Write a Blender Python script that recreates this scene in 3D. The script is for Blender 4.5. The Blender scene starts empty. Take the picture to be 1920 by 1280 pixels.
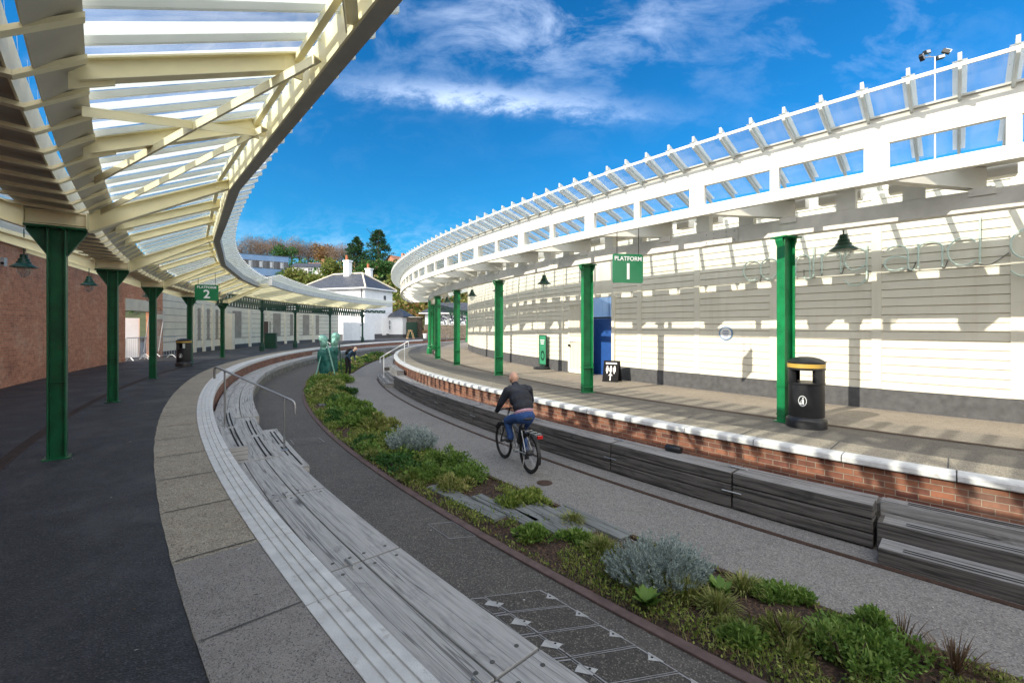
import bpy, bmesh, math, random
from math import sin, cos, radians as R, pi, hypot, atan2, degrees
from mathutils import Vector, Matrix, noise
rnd = random.Random(11)
V = Vector
SC = bpy.context.scene
COL = SC.collection
CAMZ, FPX, HOR = 1.65, 853.3, 612.0
CX, CY = 37.0, 38.0            # centre of the curve both platforms follow

# ------------------------------------------------------------------ geometry helpers
def P(th, r, z=0.0):
    a = R(th)
    return V((CX - r*cos(a), CY + r*sin(a), z))
def G(px, py, z):              # point of the level z seen at a pixel of the survey picture
    y = (CAMZ - z)/(py - HOR)*FPX
    return V(((px - 960.0)/FPX*y, y, z))
def polar(p):
    return degrees(atan2(p[1]-CY, CX-p[0])), hypot(p[0]-CX, p[1]-CY)
def th_px(px, r, lo=-58.0, hi=-16.0):
    t = (px-960.0)/FPX
    for _ in range(40):
        m = (lo+hi)/2; q = P(m, r)
        if q.y <= 0.05 or q.x/q.y > t: lo = m
        else: hi = m
    return (lo+hi)/2
def tab(pts):
    def f(x):
        if x <= pts[0][0]: return pts[0][1]
        if x >= pts[-1][0]: return pts[-1][1]
        for i in range(len(pts)-1):
            x0, y0 = pts[i]; x1, y1 = pts[i+1]
            if x <= x1:
                t = (x-x0)/(x1-x0)
                m0 = (y1-y0)/(x1-x0) if i == 0 else (y1-pts[i-1][1])/(x1-pts[i-1][0])
                m1 = (y1-y0)/(x1-x0) if i == len(pts)-2 else (pts[i+2][1]-y0)/(pts[i+2][0]-x0)
                h = x1-x0
                return ((2*t**3-3*t*t+1)*y0+(t**3-2*t*t+t)*h*m0+(-2*t**3+3*t*t)*y1+(t**3-t*t)*h*m1)
    return f
def off(f, d):
    return lambda t: f(t)+(d(t) if callable(d) else d)
LC = tab([(-80,51.85),(-44,51.79),(-30,51.80),(-20,51.86),(-10,51.82),(0,51.74),(10,51.55),(20,51.1),(30,50.6),(45,50)])
LB = off(LC, tab([(-60,.27),(-38,.25),(-30,.3),(-20,.4),(0,.4)]))
LA = off(LC, tab([(-60,.78),(-40,.78),(-30,.86),(-22,.98),(0,1.0)]))
LBE = off(LC, tab([(-60,-.92),(-36,-.93),(-26,-.80),(-18,-.68),(0,-.68)]))
BEDL = tab([(-60,49.5),(-46,49.47),(-30,49.42),(-16,49.4),(0,49.2),(20,48.9)])
BEDR = tab([(-60,48.2),(-46,48.2),(-35,48.1),(-21,47.85),(-12,47.4),(0,47.3),(20,47.3)])
RAIL = tab([(-60,46.95),(-46,46.86),(-36,46.6),(-25,46.42),(-14,46.3)])
RBE = tab([(-60,46.45),(-46,46.45),(-36,46.2),(-25,46.05),(-15,45.95),(0,45.95),(20,46.1),(45,46.1)])
RCO = tab([(-60,45.95),(-46,45.95),(-35,45.72),(-25,45.55),(-14,45.35),(0,45.4),(10,45.6),(20,45.75),(45,45.75)])
RWALL = tab([(-60,41.55),(-50,41.48),(-38,41.25),(-29,40.95),(-20,40.55),(0,40.45)])
RCOL = tab([(-60,44.15),(-48,44.1),(-43,44.08),(-37,44.02),(-31,43.7),(-25,43.47),(-20,43.36),(-14,43.2),(-7,43.0),(0,42.98),(20,43.4)])
LCOL = tab([(-60,53.5),(-37,53.54),(-31.5,53.65),(-25.9,53.84),(-20,54.02),(-14.6,54.2),(-7.5,54.4),(0,54.2),(13,54.4)])
LWALL = tab([(-60,56.6),(-34,56.65),(-26,56.9),(-22,57.22),(-18,57.6),(-13,57.7),(-8,58.0),(-3,58.4),(3,58.8),(7,59.0),(14,58.5)])

class MB:
    def __init__(s): s.v=[]; s.f=[]; s.uv=[]; s.mi=[]
    def face(s, pts, uvs=None, mi=0):
        n=len(s.v); s.v += [V(p) for p in pts]; s.f.append(list(range(n,n+len(pts))))
        if uvs is None:
            p=[V(q) for q in pts]; e=(p[1]-p[0])
            if e.length<1e-9: e=V((1,0,0))
            e.normalize(); nn=(p[1]-p[0]).cross(p[-1]-p[0])
            b=nn.cross(e); b = b.normalized() if b.length>1e-12 else V((0,0,1))
            uvs=[((q-p[0]).dot(e),(q-p[0]).dot(b)) for q in p]
        s.uv.append(uvs); s.mi.append(mi)
    def hexa(s, a, b, mi=0):   # a, b: two quads (4 pts each, same winding)
        s.face([a[3],a[2],a[1],a[0]],mi=mi); s.face(b,mi=mi)
        for i in range(4):
            j=(i+1)%4; s.face([a[j],b[j],b[i],a[i]],mi=mi)
    def box(s, c, size, rz=0.0, mi=0, tilt=None):
        hx,hy,hz=size[0]/2,size[1]/2,size[2]/2
        M=Matrix.Rotation(rz,3,'Z')
        if tilt is not None: M = M @ tilt
        c=V(c)
        def q(x,y,z): return c+M@V((x*hx,y*hy,z*hz))
        s.hexa([q(-1,-1,-1),q(1,-1,-1),q(1,1,-1),q(-1,1,-1)],[q(-1,-1,1),q(1,-1,1),q(1,1,1),q(-1,1,1)],mi)
    def beam(s, p0, p1, w, h0, h1=None, up=(0,0,1), mi=0, drop=True):
        # rectangular bar; top edge runs p0->p1 when drop, else centred
        p0=V(p0);p1=V(p1); h1=h0 if h1 is None else h1
        d=(p1-p0).normalized(); side=d.cross(V(up)).normalized(); u=V(up) if drop else side.cross(d).normalized()
        def ring(p,h):
            t=p if drop else p+u*h/2
            b=t-u*h
            return [b-side*w/2,b+side*w/2,t+side*w/2,t-side*w/2]
        a=ring(p0,h0); b=ring(p1,h1)
        s.hexa(a,b,mi)
    def tube(s, pts, rad, n=8, closed=False, mi=0, caps=True):
        pts=[V(p) for p in pts]; rr = rad if isinstance(rad,(list,tuple)) else [rad]*len(pts)
        rings=[]; m=len(pts); prev=None; L=0; Ls=[]
        for i,p in enumerate(pts):
            if closed: d=pts[(i+1)%m]-pts[i-1]
            else: d=pts[min(i+1,m-1)]-pts[max(i-1,0)]
            d.normalize()
            if prev is None:
                a=V((0,0,1)) if abs(d.z)<.9 else V((1,0,0))
                x=d.cross(a).normalized()
            else:
                x=prev-d*prev.dot(d)
                x = x.normalized() if x.length>1e-6 else d.orthogonal().normalized()
            prev=x; y=d.cross(x)
            rings.append([p+(x*cos(2*pi*k/n)+y*sin(2*pi*k/n))*rr[i] for k in range(n)])
            if i: L+=(pts[i]-pts[i-1]).length
            Ls.append(L)
        for i in range(m if closed else m-1):
            j=(i+1)%m
            for k in range(n):
                l=(k+1)%n
                s.face([rings[i][k],rings[i][l],rings[j][l],rings[j][k]],
                       [(Ls[i],k/n),(Ls[i],(k+1)/n),(Ls[j],(k+1)/n),(Ls[j],k/n)],mi)
        if caps and not closed:
            s.face(rings[0][::-1],mi=mi); s.face(rings[-1],mi=mi)
    def lathe(s, prof, c=(0,0,0), n=24, mi=0, caps=True):
        c=V(c); rings=[[c+V((r*cos(2*pi*k/n),r*sin(2*pi*k/n),z)) for k in range(n)] for r,z in prof]
        for i in range(len(prof)-1):
            for k in range(n):
                l=(k+1)%n
                u=prof[i][0]*2*pi
                s.face([rings[i][k],rings[i][l],rings[i+1][l],rings[i+1][k]],
                       [(u*k/n,prof[i][1]),(u*(k+1)/n,prof[i][1]),(u*(k+1)/n,prof[i+1][1]),(u*k/n,prof[i+1][1])],mi)
        if caps:
            s.face(rings[0][::-1],mi=mi); s.face(rings[-1],mi=mi)
    def sweep(s, prof, th0, th1, step=1.0, ths=None, caps=True, closed=True, mi=0):
        # prof: list of (radius function or number, z or z function); swept round the platform curve
        if ths is None:
            n=max(1,int(round(abs(th1-th0)/step))); ths=[th0+(th1-th0)*i/n for i in range(n+1)]
        ev=lambda q,t: q(t) if callable(q) else q
        rings=[[P(t,ev(r,t),ev(z,t)) for r,z in prof] for t in ths]
        k=len(prof); d=[0.0]
        for i in range(k):
            a=rings[0][i]; b=rings[0][(i+1)%k]; d.append(d[-1]+(b-a).length)
        us=[R(t)*50.0 for t in ths]
        for i in range(len(ths)-1):
            for j in range(k if closed else k-1):
                l=(j+1)%k
                s.face([rings[i][j],rings[i+1][j],rings[i+1][l],rings[i][l]],
                       [(us[i],d[j]),(us[i+1],d[j]),(us[i+1],d[j+1]),(us[i],d[j+1])],mi)
        if caps and closed:
            s.face(rings[0],mi=mi); s.face(rings[-1][::-1],mi=mi)
    def sphere(s, c, rad, M=None, n=12, m=8, mi=0):
        c=V(c); rx,ry,rz=(rad,rad,rad) if not isinstance(rad,(tuple,list)) else rad
        M=M or Matrix.Identity(3)
        q=[[c+M@V((rx*sin(pi*i/m)*cos(2*pi*k/n),ry*sin(pi*i/m)*sin(2*pi*k/n),rz*cos(pi*i/m))) for k in range(n)] for i in range(m+1)]
        for i in range(m):
            for k in range(n):
                l=(k+1)%n
                if i==0: s.face([q[0][0],q[1][k],q[1][l]],mi=mi)
                elif i==m-1: s.face([q[i][k],q[m][0],q[i][l]],mi=mi)
                else: s.face([q[i][k],q[i+1][k],q[i+1][l],q[i][l]],mi=mi)
    def mesh(s, name, mats, smooth=None, weld=True):
        me=bpy.data.meshes.new(name)
        me.from_pydata([tuple(v) for v in s.v],[],s.f)
        uvl=me.uv_layers.new(name='UVMap'); flat=[]
        for u in s.uv:
            for a in u: flat += [a[0],a[1]]
        uvl.data.foreach_set('uv',flat)
        for m in (mats if isinstance(mats,(list,tuple)) else [mats]): me.materials.append(m)
        me.polygons.foreach_set('material_index',s.mi)
        if weld:
            bm=bmesh.new(); bm.from_mesh(me); bmesh.ops.remove_doubles(bm,verts=bm.verts,dist=1e-5)
            if smooth is not None: bmesh.ops.recalc_face_normals(bm,faces=bm.faces)
            bm.to_mesh(me); bm.free()
        if smooth is not None:
            me.polygons.foreach_set('use_smooth',[True]*len(me.polygons))
            me.set_sharp_from_angle(angle=R(smooth))
        return me
    def build(s, name, mats, parent=None, smooth=None, bevel=0, weld=True):
        me=s.mesh(name,mats,smooth,weld)
        if bevel and smooth is None and weld:
            bm=bmesh.new(); bm.from_mesh(me); bmesh.ops.recalc_face_normals(bm,faces=bm.faces); bm.to_mesh(me); bm.free()
        return link(name,me,parent,bevel)
def link(name, me, parent=None, bevel=0):
    o=bpy.data.objects.new(name,me); COL.objects.link(o)
    if parent is not None:
        o.parent=parent; o.matrix_parent_inverse=Matrix.Translation(parent.location).inverted() if parent.type=='EMPTY' else Matrix.Identity(4)
    if bevel:
        b=o.modifiers.new('bevel','BEVEL'); b.width=bevel; b.segments=2; b.limit_method='ANGLE'; b.angle_limit=R(40)
    return o
def tag(o, label=None, cat=None, group=None, kind=None):
    if label: o['label']=label
    if cat: o['category']=cat
    if group: o['group']=group
    if kind: o['kind']=kind
    return o
def thing(name, label, cat, loc=(0,0,0), group=None):
    o=bpy.data.objects.new(name,None); COL.objects.link(o); o.location=loc; o.empty_display_size=.2
    return tag(o,label,cat,group)
def dup(root, loc, rz, label):
    r=root.copy(); COL.objects.link(r); r.location=loc; r.rotation_euler=(0,0,rz); r['label']=label
    for ch in root.children:
        c=ch.copy(); COL.objects.link(c); c.parent=r
        for g in ch.children:
            d=g.copy(); COL.objects.link(d); d.parent=c
    return r
ORD=['nearest','second nearest','third nearest','fourth nearest','fifth nearest','sixth nearest','seventh nearest','eighth nearest','farthest']

# ------------------------------------------------------------------ materials
def mat(name): 
    m=bpy.data.materials.new(name); m.use_nodes=True
    nt=m.node_tree; b=nt.nodes['Principled BSDF']
    return m,nt,b
def N(nt,t,**k):
    n=nt.nodes.new(t)
    for a,v in k.items():
        if a in n.inputs.keys() if hasattr(n.inputs,'keys') else False: n.inputs[a].default_value=v
        else: setattr(n,a,v)
    return n
def rgba(c): return (c[0],c[1],c[2],1.0)
def coord(nt,kind='pos',scale=(1,1,1),rot=(0,0,0)):
    if kind=='pos': src=nt.nodes.new('ShaderNodeNewGeometry').outputs['Position']
    elif kind=='obj': src=nt.nodes.new('ShaderNodeTexCoord').outputs['Object']
    else: src=nt.nodes.new('ShaderNodeTexCoord').outputs['UV']
    mp=nt.nodes.new('ShaderNodeMapping'); mp.inputs['Scale'].default_value=scale; mp.inputs['Rotation'].default_value=rot
    nt.links.new(src,mp.inputs['Vector']); return mp.outputs['Vector']
def noise_n(nt,vec,scale,detail=4,rough=.55,dist=0):
    n=nt.nodes.new('ShaderNodeTexNoise'); n.inputs['Scale'].default_value=scale; n.inputs['Detail'].default_value=detail
    n.inputs['Roughness'].default_value=rough; n.inputs['Distortion'].default_value=dist
    nt.links.new(vec,n.inputs['Vector']); return n.outputs['Fac']
def ramp(nt,fac,stops):
    r=nt.nodes.new('ShaderNodeValToRGB'); e=r.color_ramp.elements
    e[0].position=stops[0][0]; e[0].color=rgba(stops[0][1]); e[1].position=stops[-1][0]; e[1].color=rgba(stops[-1][1])
    for p,c in stops[1:-1]:
        x=e.new(p); x.color=rgba(c)
    nt.links.new(fac,r.inputs['Fac']); return r.outputs['Color']
def g3(a): return (a,a,a)
def mix(nt,fac,a,b,mode='MIX'):
    m=nt.nodes.new('ShaderNodeMix'); m.data_type='RGBA'; m.blend_type=mode
    for s,v in ((0,fac),(6,a),(7,b)):
        if hasattr(v,'links'): nt.links.new(v,m.inputs[s])
        elif s==0: m.inputs[s].default_value=v
        else: m.inputs[s].default_value=rgba(v)
    return m.outputs[2]
def math_n(nt,op,a,b=None,c=None,clamp=False):
    m=nt.nodes.new('ShaderNodeMath'); m.operation=op; m.use_clamp=clamp
    for i,v in enumerate((a,b,c)):
        if v is None: continue
        if hasattr(v,'links'): nt.links.new(v,m.inputs[i])
        else: m.inputs[i].default_value=v
    return m.outputs[0]
def bump(nt,b,h,dist=.01,st=.6):
    n=nt.nodes.new('ShaderNodeBump'); n.inputs['Distance'].default_value=dist; n.inputs['Strength'].default_value=st
    nt.links.new(h,n.inputs['Height']); nt.links.new(n.outputs['Normal'],b.inputs['Normal'])
def basic(name,col,rough=.5,metal=0,var=.12,scale=6,spec=.5,bumpd=0,dirt=None):
    m,nt,b=mat(name); v=coord(nt,'pos')
    f=noise_n(nt,v,scale,5)
    lo=tuple(x*(1-var) for x in col); hi=tuple(min(1,x*(1+var)) for x in col)
    c=ramp(nt,f,[(.3,lo),(.7,hi)])
    if dirt:
        f2=noise_n(nt,v,dirt[1],6,.65); c=mix(nt,ramp(nt,f2,[(dirt[2],g3(0)),(dirt[2]+.12,g3(dirt[3]))]),c,dirt[0])
    nt.links.new(c,b.inputs['Base Color']); b.inputs['Roughness'].default_value=rough; b.inputs['Metallic'].default_value=metal
    b.inputs['Specular IOR Level'].default_value=spec
    if bumpd: bump(nt,b,noise_n(nt,v,scale*14,3),bumpd)
    return m
def aggregate(name,base,speck,dark,scale=150,patch=.5,thr=.62,rough=.85,patchscale=1.1,wet=0.0):
    m,nt,b=mat(name); v=coord(nt,'pos')
    p=noise_n(nt,v,patchscale,6,.6); q=noise_n(nt,v,patchscale*7,4)
    c=ramp(nt,p,[(.28,tuple(x*(1-patch) for x in base)),(.72,tuple(x*(1+patch) for x in base))])
    if wet: c=mix(nt,ramp(nt,noise_n(nt,v,1.6,9,.72,.5),[(.46,g3(0)),(.64,g3(.8))]),c,tuple(x*3.4 for x in base))
    c=mix(nt,.35,c,ramp(nt,q,[(.3,tuple(x*.6 for x in base)),(.7,tuple(x*1.35 for x in base))]))
    vo=nt.nodes.new('ShaderNodeTexVoronoi'); vo.inputs['Scale'].default_value=scale; nt.links.new(v,vo.inputs['Vector'])
    sep=nt.nodes.new('ShaderNodeSeparateColor'); nt.links.new(vo.outputs['Color'],sep.inputs[0])
    c=mix(nt,ramp(nt,sep.outputs[0],[(thr,g3(0)),(min(.99,thr+.25),g3(1))]),c,speck)
    c=mix(nt,ramp(nt,sep.outputs[1],[(.72,g3(0)),(.95,g3(.85))]),c,dark)
    nt.links.new(c,b.inputs['Base Color']); b.inputs['Roughness'].default_value=rough
    if wet: nt.links.new(ramp(nt,p,[(.3,g3(rough-wet)),(.6,g3(rough))]),b.inputs['Roughness'])
    bump(nt,b,vo.outputs['Distance'],.006,.5)
    return m
def timber(name,light,mid,dark,crack=.5,scale=1.0):
    m,nt,b=mat(name); v=coord(nt,'uv',(.55*scale,12*scale,1))
    oi=nt.nodes.new('ShaderNodeObjectInfo')
    ad=nt.nodes.new('ShaderNodeVectorMath'); ad.operation='ADD'; nt.links.new(v,ad.inputs[0])
    cb=nt.nodes.new('ShaderNodeCombineXYZ'); r=math_n(nt,'MULTIPLY',oi.outputs['Random'],37.0)
    nt.links.new(r,cb.inputs[0]); nt.links.new(r,cb.inputs[1]); nt.links.new(cb.outputs[0],ad.inputs[1]); v=ad.outputs[0]
    g=noise_n(nt,v,2.2,7,.62,.15)
    c=ramp(nt,g,[(.26,dark),(.40,mid),(.55,light),(.80,light)])
    v2=coord(nt,'uv',(1.1,2.6,1)); ad2=nt.nodes.new('ShaderNodeVectorMath'); ad2.operation='ADD'; nt.links.new(v2,ad2.inputs[0]); nt.links.new(cb.outputs[0],ad2.inputs[1])
    st=noise_n(nt,ad2.outputs[0],1.7,6,.65,1.2)
    c=mix(nt,ramp(nt,st,[(.56,g3(0)),(.76,g3(.7))]),c,dark)
    v3=coord(nt,'uv',(.16,7.5,1)); ad3=nt.nodes.new('ShaderNodeVectorMath'); ad3.operation='ADD'; nt.links.new(v3,ad3.inputs[0]); nt.links.new(cb.outputs[0],ad3.inputs[1])
    k=noise_n(nt,ad3.outputs[0],1.2,2,.5,.15)
    d=math_n(nt,'ABSOLUTE',math_n(nt,'SUBTRACT',k,.5))
    ck=ramp(nt,d,[(.004,g3(crack)),(.013,g3(0))])
    c=mix(nt,ck,c,(.012,.011,.011))
    fi=noise_n(nt,v,7,4,.6)
    c=mix(nt,.2,c,ramp(nt,fi,[(.35,g3(.25)),(.65,g3(.75))]),'OVERLAY')
    vo=nt.nodes.new('ShaderNodeTexVoronoi'); vo.inputs['Scale'].default_value=.9
    v4=coord(nt,'uv',(.55,1.5,1)); ad4=nt.nodes.new('ShaderNodeVectorMath'); ad4.operation='ADD'; nt.links.new(v4,ad4.inputs[0]); nt.links.new(cb.outputs[0],ad4.inputs[1])
    nt.links.new(ad4.outputs[0],vo.inputs['Vector'])
    kd=math_n(nt,'ADD',vo.outputs['Distance'],math_n(nt,'MULTIPLY',g,.16))
    c=mix(nt,ramp(nt,kd,[(.09,g3(.8)),(.17,g3(0))]),c,(.015,.014,.014))
    nt.links.new(c,b.inputs['Base Color']); b.inputs['Roughness'].default_value=.8
    bump(nt,b,math_n(nt,'SUBTRACT',g,ck),.006,.7)
    return m
def brick(name,c1,c2,mort,stain=(.5,.42,.38),stain_amt=.35,bw=.225,rh=.075,dark=(.08,.04,.035)):
    m,nt,b=mat(name); v=coord(nt,'uv')
    bt=nt.nodes.new('ShaderNodeTexBrick'); bt.inputs['Scale'].default_value=1; bt.inputs['Brick Width'].default_value=bw; bt.inputs['Row Height'].default_value=rh
    bt.inputs['Mortar Size'].default_value=.006; bt.inputs['Mortar Smooth'].default_value=.3; bt.inputs['Bias'].default_value=0
    bt.inputs['Color1'].default_value=rgba(c1); bt.inputs['Color2'].default_value=rgba(c2); bt.inputs['Mortar'].default_value=rgba(mort)
    nt.links.new(v,bt.inputs['Vector'])
    p=coord(nt,'pos')
    f=noise_n(nt,p,1.3,7,.65,.4)
    c=mix(nt,ramp(nt,f,[(.5,g3(0)),(.75,g3(stain_amt))]),bt.outputs['Color'],stain)
    f2=noise_n(nt,p,.7,5,.6); c=mix(nt,ramp(nt,f2,[(.3,g3(.35)),(.46,g3(0))]),c,dark)
    f3=noise_n(nt,p,9,3); c=mix(nt,.5,c,ramp(nt,f3,[(.3,g3(.3)),(.7,g3(.7))]),'OVERLAY')
    nt.links.new(c,b.inputs['Base Color']); b.inputs['Roughness'].default_value=.85
    bump(nt,b,math_n(nt,'ADD',math_n(nt,'MULTIPLY',bt.outputs['Fac'],-1.0),math_n(nt,'MULTIPLY',f3,.4)),.008,.8)
    return m
def leafy(name,cols,trans=.25,rough=.55):
    m,nt,b=mat(name); v=coord(nt,'pos')
    gi=nt.nodes.new('ShaderNodeNewGeometry')
    f=math_n(nt,'ADD',math_n(nt,'MULTIPLY',gi.outputs['Random Per Island'],.5),math_n(nt,'MULTIPLY',noise_n(nt,v,3.5,4),.6))
    st=[(.15+.75*i/(len(cols)-1),c) for i,c in enumerate(cols)]
    c=ramp(nt,f,st); nt.links.new(c,b.inputs['Base Color']); b.inputs['Roughness'].default_value=rough
    b.inputs['Specular IOR Level'].default_value=.3
    tr=nt.nodes.new('ShaderNodeBsdfTranslucent'); nt.links.new(c,tr.inputs['Color'])
    ms=nt.nodes.new('ShaderNodeMixShader'); ms.inputs[0].default_value=trans
    out=nt.nodes['Material Output']; nt.links.new(b.outputs[0],ms.inputs[1]); nt.links.new(tr.outputs[0],ms.inputs[2]); nt.links.new(ms.outputs[0],out.inputs['Surface'])
    return m
def glassy(name,tint=(.86,.93,.96),dirt=.12,dcol=(.75,.78,.78),gl=.12):
    m,nt,b=mat(name); nt.nodes.remove(b); out=nt.nodes['Material Output']
    tr=nt.nodes.new('ShaderNodeBsdfTransparent'); tr.inputs[0].default_value=rgba(tint)
    gs=nt.nodes.new('ShaderNodeBsdfGlossy'); gs.inputs['Roughness'].default_value=.03
    lw=nt.nodes.new('ShaderNodeLayerWeight'); fr=math_n(nt,'ADD',math_n(nt,'MULTIPLY',math_n(nt,'POWER',lw.outputs['Facing'],5.0),.85),.045)
    ms=nt.nodes.new('ShaderNodeMixShader'); nt.links.new(fr,ms.inputs[0]); nt.links.new(tr.outputs[0],ms.inputs[1]); nt.links.new(gs.outputs[0],ms.inputs[2])
    df=nt.nodes.new('ShaderNodeBsdfTranslucent'); df.inputs[0].default_value=rgba(dcol)
    v=coord(nt,'uv',(3,.6,1)); f=noise_n(nt,v,2.0,5,.6)
    d=ramp(nt,f,[(.3,g3(dirt*.4)),(.75,g3(min(1,dirt*2)))])
    m2=nt.nodes.new('ShaderNodeMixShader'); nt.links.new(d,m2.inputs[0]); nt.links.new(ms.outputs[0],m2.inputs[1]); nt.links.new(df.outputs[0],m2.inputs[2])
    nt.links.new(m2.outputs[0],out.inputs['Surface']); return m
M={}
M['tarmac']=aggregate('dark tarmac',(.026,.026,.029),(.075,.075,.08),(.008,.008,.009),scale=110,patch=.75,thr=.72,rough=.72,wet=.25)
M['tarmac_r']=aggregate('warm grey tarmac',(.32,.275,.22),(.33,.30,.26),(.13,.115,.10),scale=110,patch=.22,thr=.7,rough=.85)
M['tarmac_band']=aggregate('weathered tarmac band',(.165,.148,.128),(.22,.20,.17),(.06,.055,.05),scale=110,patch=.3,thr=.7,rough=.8)  # darker tarmac between the pavers and the drain
M['path']=aggregate('resin bound path',(.215,.205,.198),(.34,.325,.30),(.085,.08,.077),scale=95,patch=.18,thr=.66,rough=.8)
M['path_dark']=aggregate('dark resin path',(.092,.084,.076),(.23,.21,.185),(.04,.037,.034),scale=95,patch=.3,thr=.72,rough=.8)
M['cover']=aggregate('dark cover infill',(.072,.066,.06),(.22,.20,.17),(.03,.028,.026),scale=95,patch=.2,thr=.75)
M['paver']=aggregate('rough concrete paver',(.37,.32,.245),(.50,.45,.37),(.10,.09,.075),scale=120,patch=.25,thr=.7,rough=.9)
M['paver_smooth']=aggregate('smooth grey paver',(.29,.265,.24),(.38,.36,.34),(.07,.07,.07),scale=160,patch=.2,thr=.75,rough=.8)
M['coping']=basic('white painted concrete',(.68,.68,.67),.88,var=.12,scale=7,bumpd=.006,spec=.2,dirt=((.33,.32,.29),11,.585,.6))
M['groove']=basic('dirty groove',(.10,.10,.095),.9,var=.3,scale=12)
M['soil']=aggregate('mulch soil',(.045,.028,.020),(.12,.07,.045),(.012,.008,.006),scale=45,patch=.4,thr=.6,rough=.95)
M['edging']=basic('red brick edging',(.125,.085,.08),.85,var=.25,scale=8,bumpd=.003)
M['rust']=basic('rusty rail steel',(.075,.045,.033),.75,metal=.3,var=.35,scale=14,bumpd=.002)
M['wood_pale']=timber('silvered oak planks',(.46,.455,.445),(.35,.345,.34),(.13,.125,.12),.55)
M['wood_dark']=timber('dark weathered oak',(.135,.126,.118),(.056,.053,.050),(.013,.012,.012),.7)
M['wood_top']=timber('grey sleeper top',(.34,.335,.33),(.22,.215,.21),(.07,.068,.066),.75)
M['deck']=timber('mossy sleeper',(.21,.225,.225),(.13,.14,.14),(.03,.033,.03),.6)
M['grip']=basic('black grip strip',(.012,.012,.012),.9,var=.3,scale=60)
M['steel']=basic('brushed steel',(.42,.43,.45),.32,metal=.9,var=.08,scale=20)
M['galv']=basic('galvanised steel',(.52,.54,.56),.45,metal=.6,var=.12,scale=12)
M['brick_left']=brick('pale red brick',(.72,.30,.165),(.56,.205,.11),(.52,.38,.27),(.72,.53,.38),.38)
M['brick_right']=brick('orange red brick',(.31,.125,.07),(.14,.052,.036),(.32,.26,.20),(.42,.29,.21),.4)
M['clad']=basic('cream painted boards',(.76,.72,.60),.55,var=.04,scale=3,dirt=((.62,.58,.49),1.2,.62,.25))
def streaked(name,base,stain):
    m,nt,b=mat(name); v=coord(nt,'pos',(2.6,2.6,.22)); f=noise_n(nt,v,1.6,6,.6); f2=noise_n(nt,coord(nt,'pos'),.8,5,.6)
    c=ramp(nt,f2,[(.3,tuple(x*.93 for x in base)),(.7,tuple(min(1,x*1.04) for x in base))])
    c=mix(nt,ramp(nt,f,[(.50,g3(0)),(.74,g3(.38))]),c,stain)
    f3=noise_n(nt,coord(nt,'pos',(1,1,5)),6,4,.6); c=mix(nt,ramp(nt,f3,[(.60,g3(0)),(.78,g3(.3))]),c,stain)
    nt.links.new(c,b.inputs['Base Color']); b.inputs['Roughness'].default_value=.6; bump(nt,b,f3,.003); return m
M['clad']=streaked('cream painted boards',(.77,.74,.635),(.55,.50,.39))
M['plinth']=basic('dark grey plinth',(.085,.088,.095),.85,var=.25,scale=8,bumpd=.004,dirt=((.20,.20,.20),6,.66,.5))
M['cream']=basic('cream canopy paint',(.88,.80,.53),.42,var=.06,scale=4,dirt=((.50,.42,.24),7,.64,.35))
M['cream_edge']=basic('white cream timber paint',(.82,.80,.72),.5,var=.04,scale=5,dirt=((.6,.56,.46),4,.64,.25))
M['beam_grey']=basic('weathered cream timber beam',(.76,.735,.67),.65,var=.08,scale=6,bumpd=.003,dirt=((.50,.47,.42),5,.6,.35))
M['soffit']=basic('grey metal soffit',(.46,.43,.36),.5,var=.1,scale=3)
M['gutter']=basic('grey painted gutter',(.40,.385,.35),.5,var=.1,scale=5)
M['gutter_far']=basic('pale gutter fascia',(.60,.60,.58),.5,var=.1,scale=4,dirt=((.45,.43,.38),3,.55,.4))
M['green']=basic('dark green gloss paint',(.005,.095,.038),.32,var=.3,scale=5,bumpd=.002,dirt=((.05,.06,.04),11,.60,.6))  # column green with the left platform's shade put into the colour
M['green_r']=basic('bright green gloss paint',(.008,.20,.065),.34,var=.25,scale=5,bumpd=.002,dirt=((.03,.07,.03),11,.61,.6))  # same green paint, sunlight on the right columns put into the colour
M['green_old']=basic('deep green iron paint',(.004,.045,.025),.4,var=.2,scale=9)
M['glass']=glassy('canopy glass',dirt=.16)
M['glass_r']=glassy('clear roof glass',dirt=.16,tint=(.90,.95,.97))
M['white_bar']=None
def bar_mat():
    m,nt,b=mat('white glazing bar'); b.inputs['Base Color'].default_value=(.84,.85,.83,1); b.inputs['Roughness'].default_value=.5
    f=noise_n(nt,coord(nt,'pos'),6,4); nt.links.new(ramp(nt,f,[(.3,(.76,.77,.75)),(.7,(.88,.89,.87))]),b.inputs['Base Color'])
    tr=nt.nodes.new('ShaderNodeBsdfTranslucent'); tr.inputs[0].default_value=(.80,.82,.80,1)
    ms=nt.nodes.new('ShaderNodeMixShader'); ms.inputs[0].default_value=.6
    nt.links.new(b.outputs[0],ms.inputs[1]); nt.links.new(tr.outputs[0],ms.inputs[2]); nt.links.new(ms.outputs[0],nt.nodes['Material Output'].inputs['Surface'])
    return m
M['white_bar']=bar_mat()
M['black']=basic('black plastic',(.018,.019,.022),.38,var=.2,scale=9,dirt=((.10,.10,.10),5,.62,.3))
M['rubber']=basic('black rubber',(.012,.012,.012),.8,var=.2)
M['gold']=basic('gold band',(.52,.34,.07),.4,var=.1)
M['white']=basic('white paint',(.80,.81,.82),.5,var=.04)
M['sign_green']=basic('enamel sign green',(.008,.17,.065),.22,var=.05)
M['lamp_green']=basic('lamp green enamel',(.006,.06,.035),.28,var=.1)
M['lamp_glass']=glassy('lamp glass',tint=(.9,.92,.92),dirt=.2)
M['neon']=basic('unlit neon tube',(.62,.76,.69),.25,var=.05)
M['wire']=basic('grey cable',(.10,.10,.10),.6)
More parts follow.
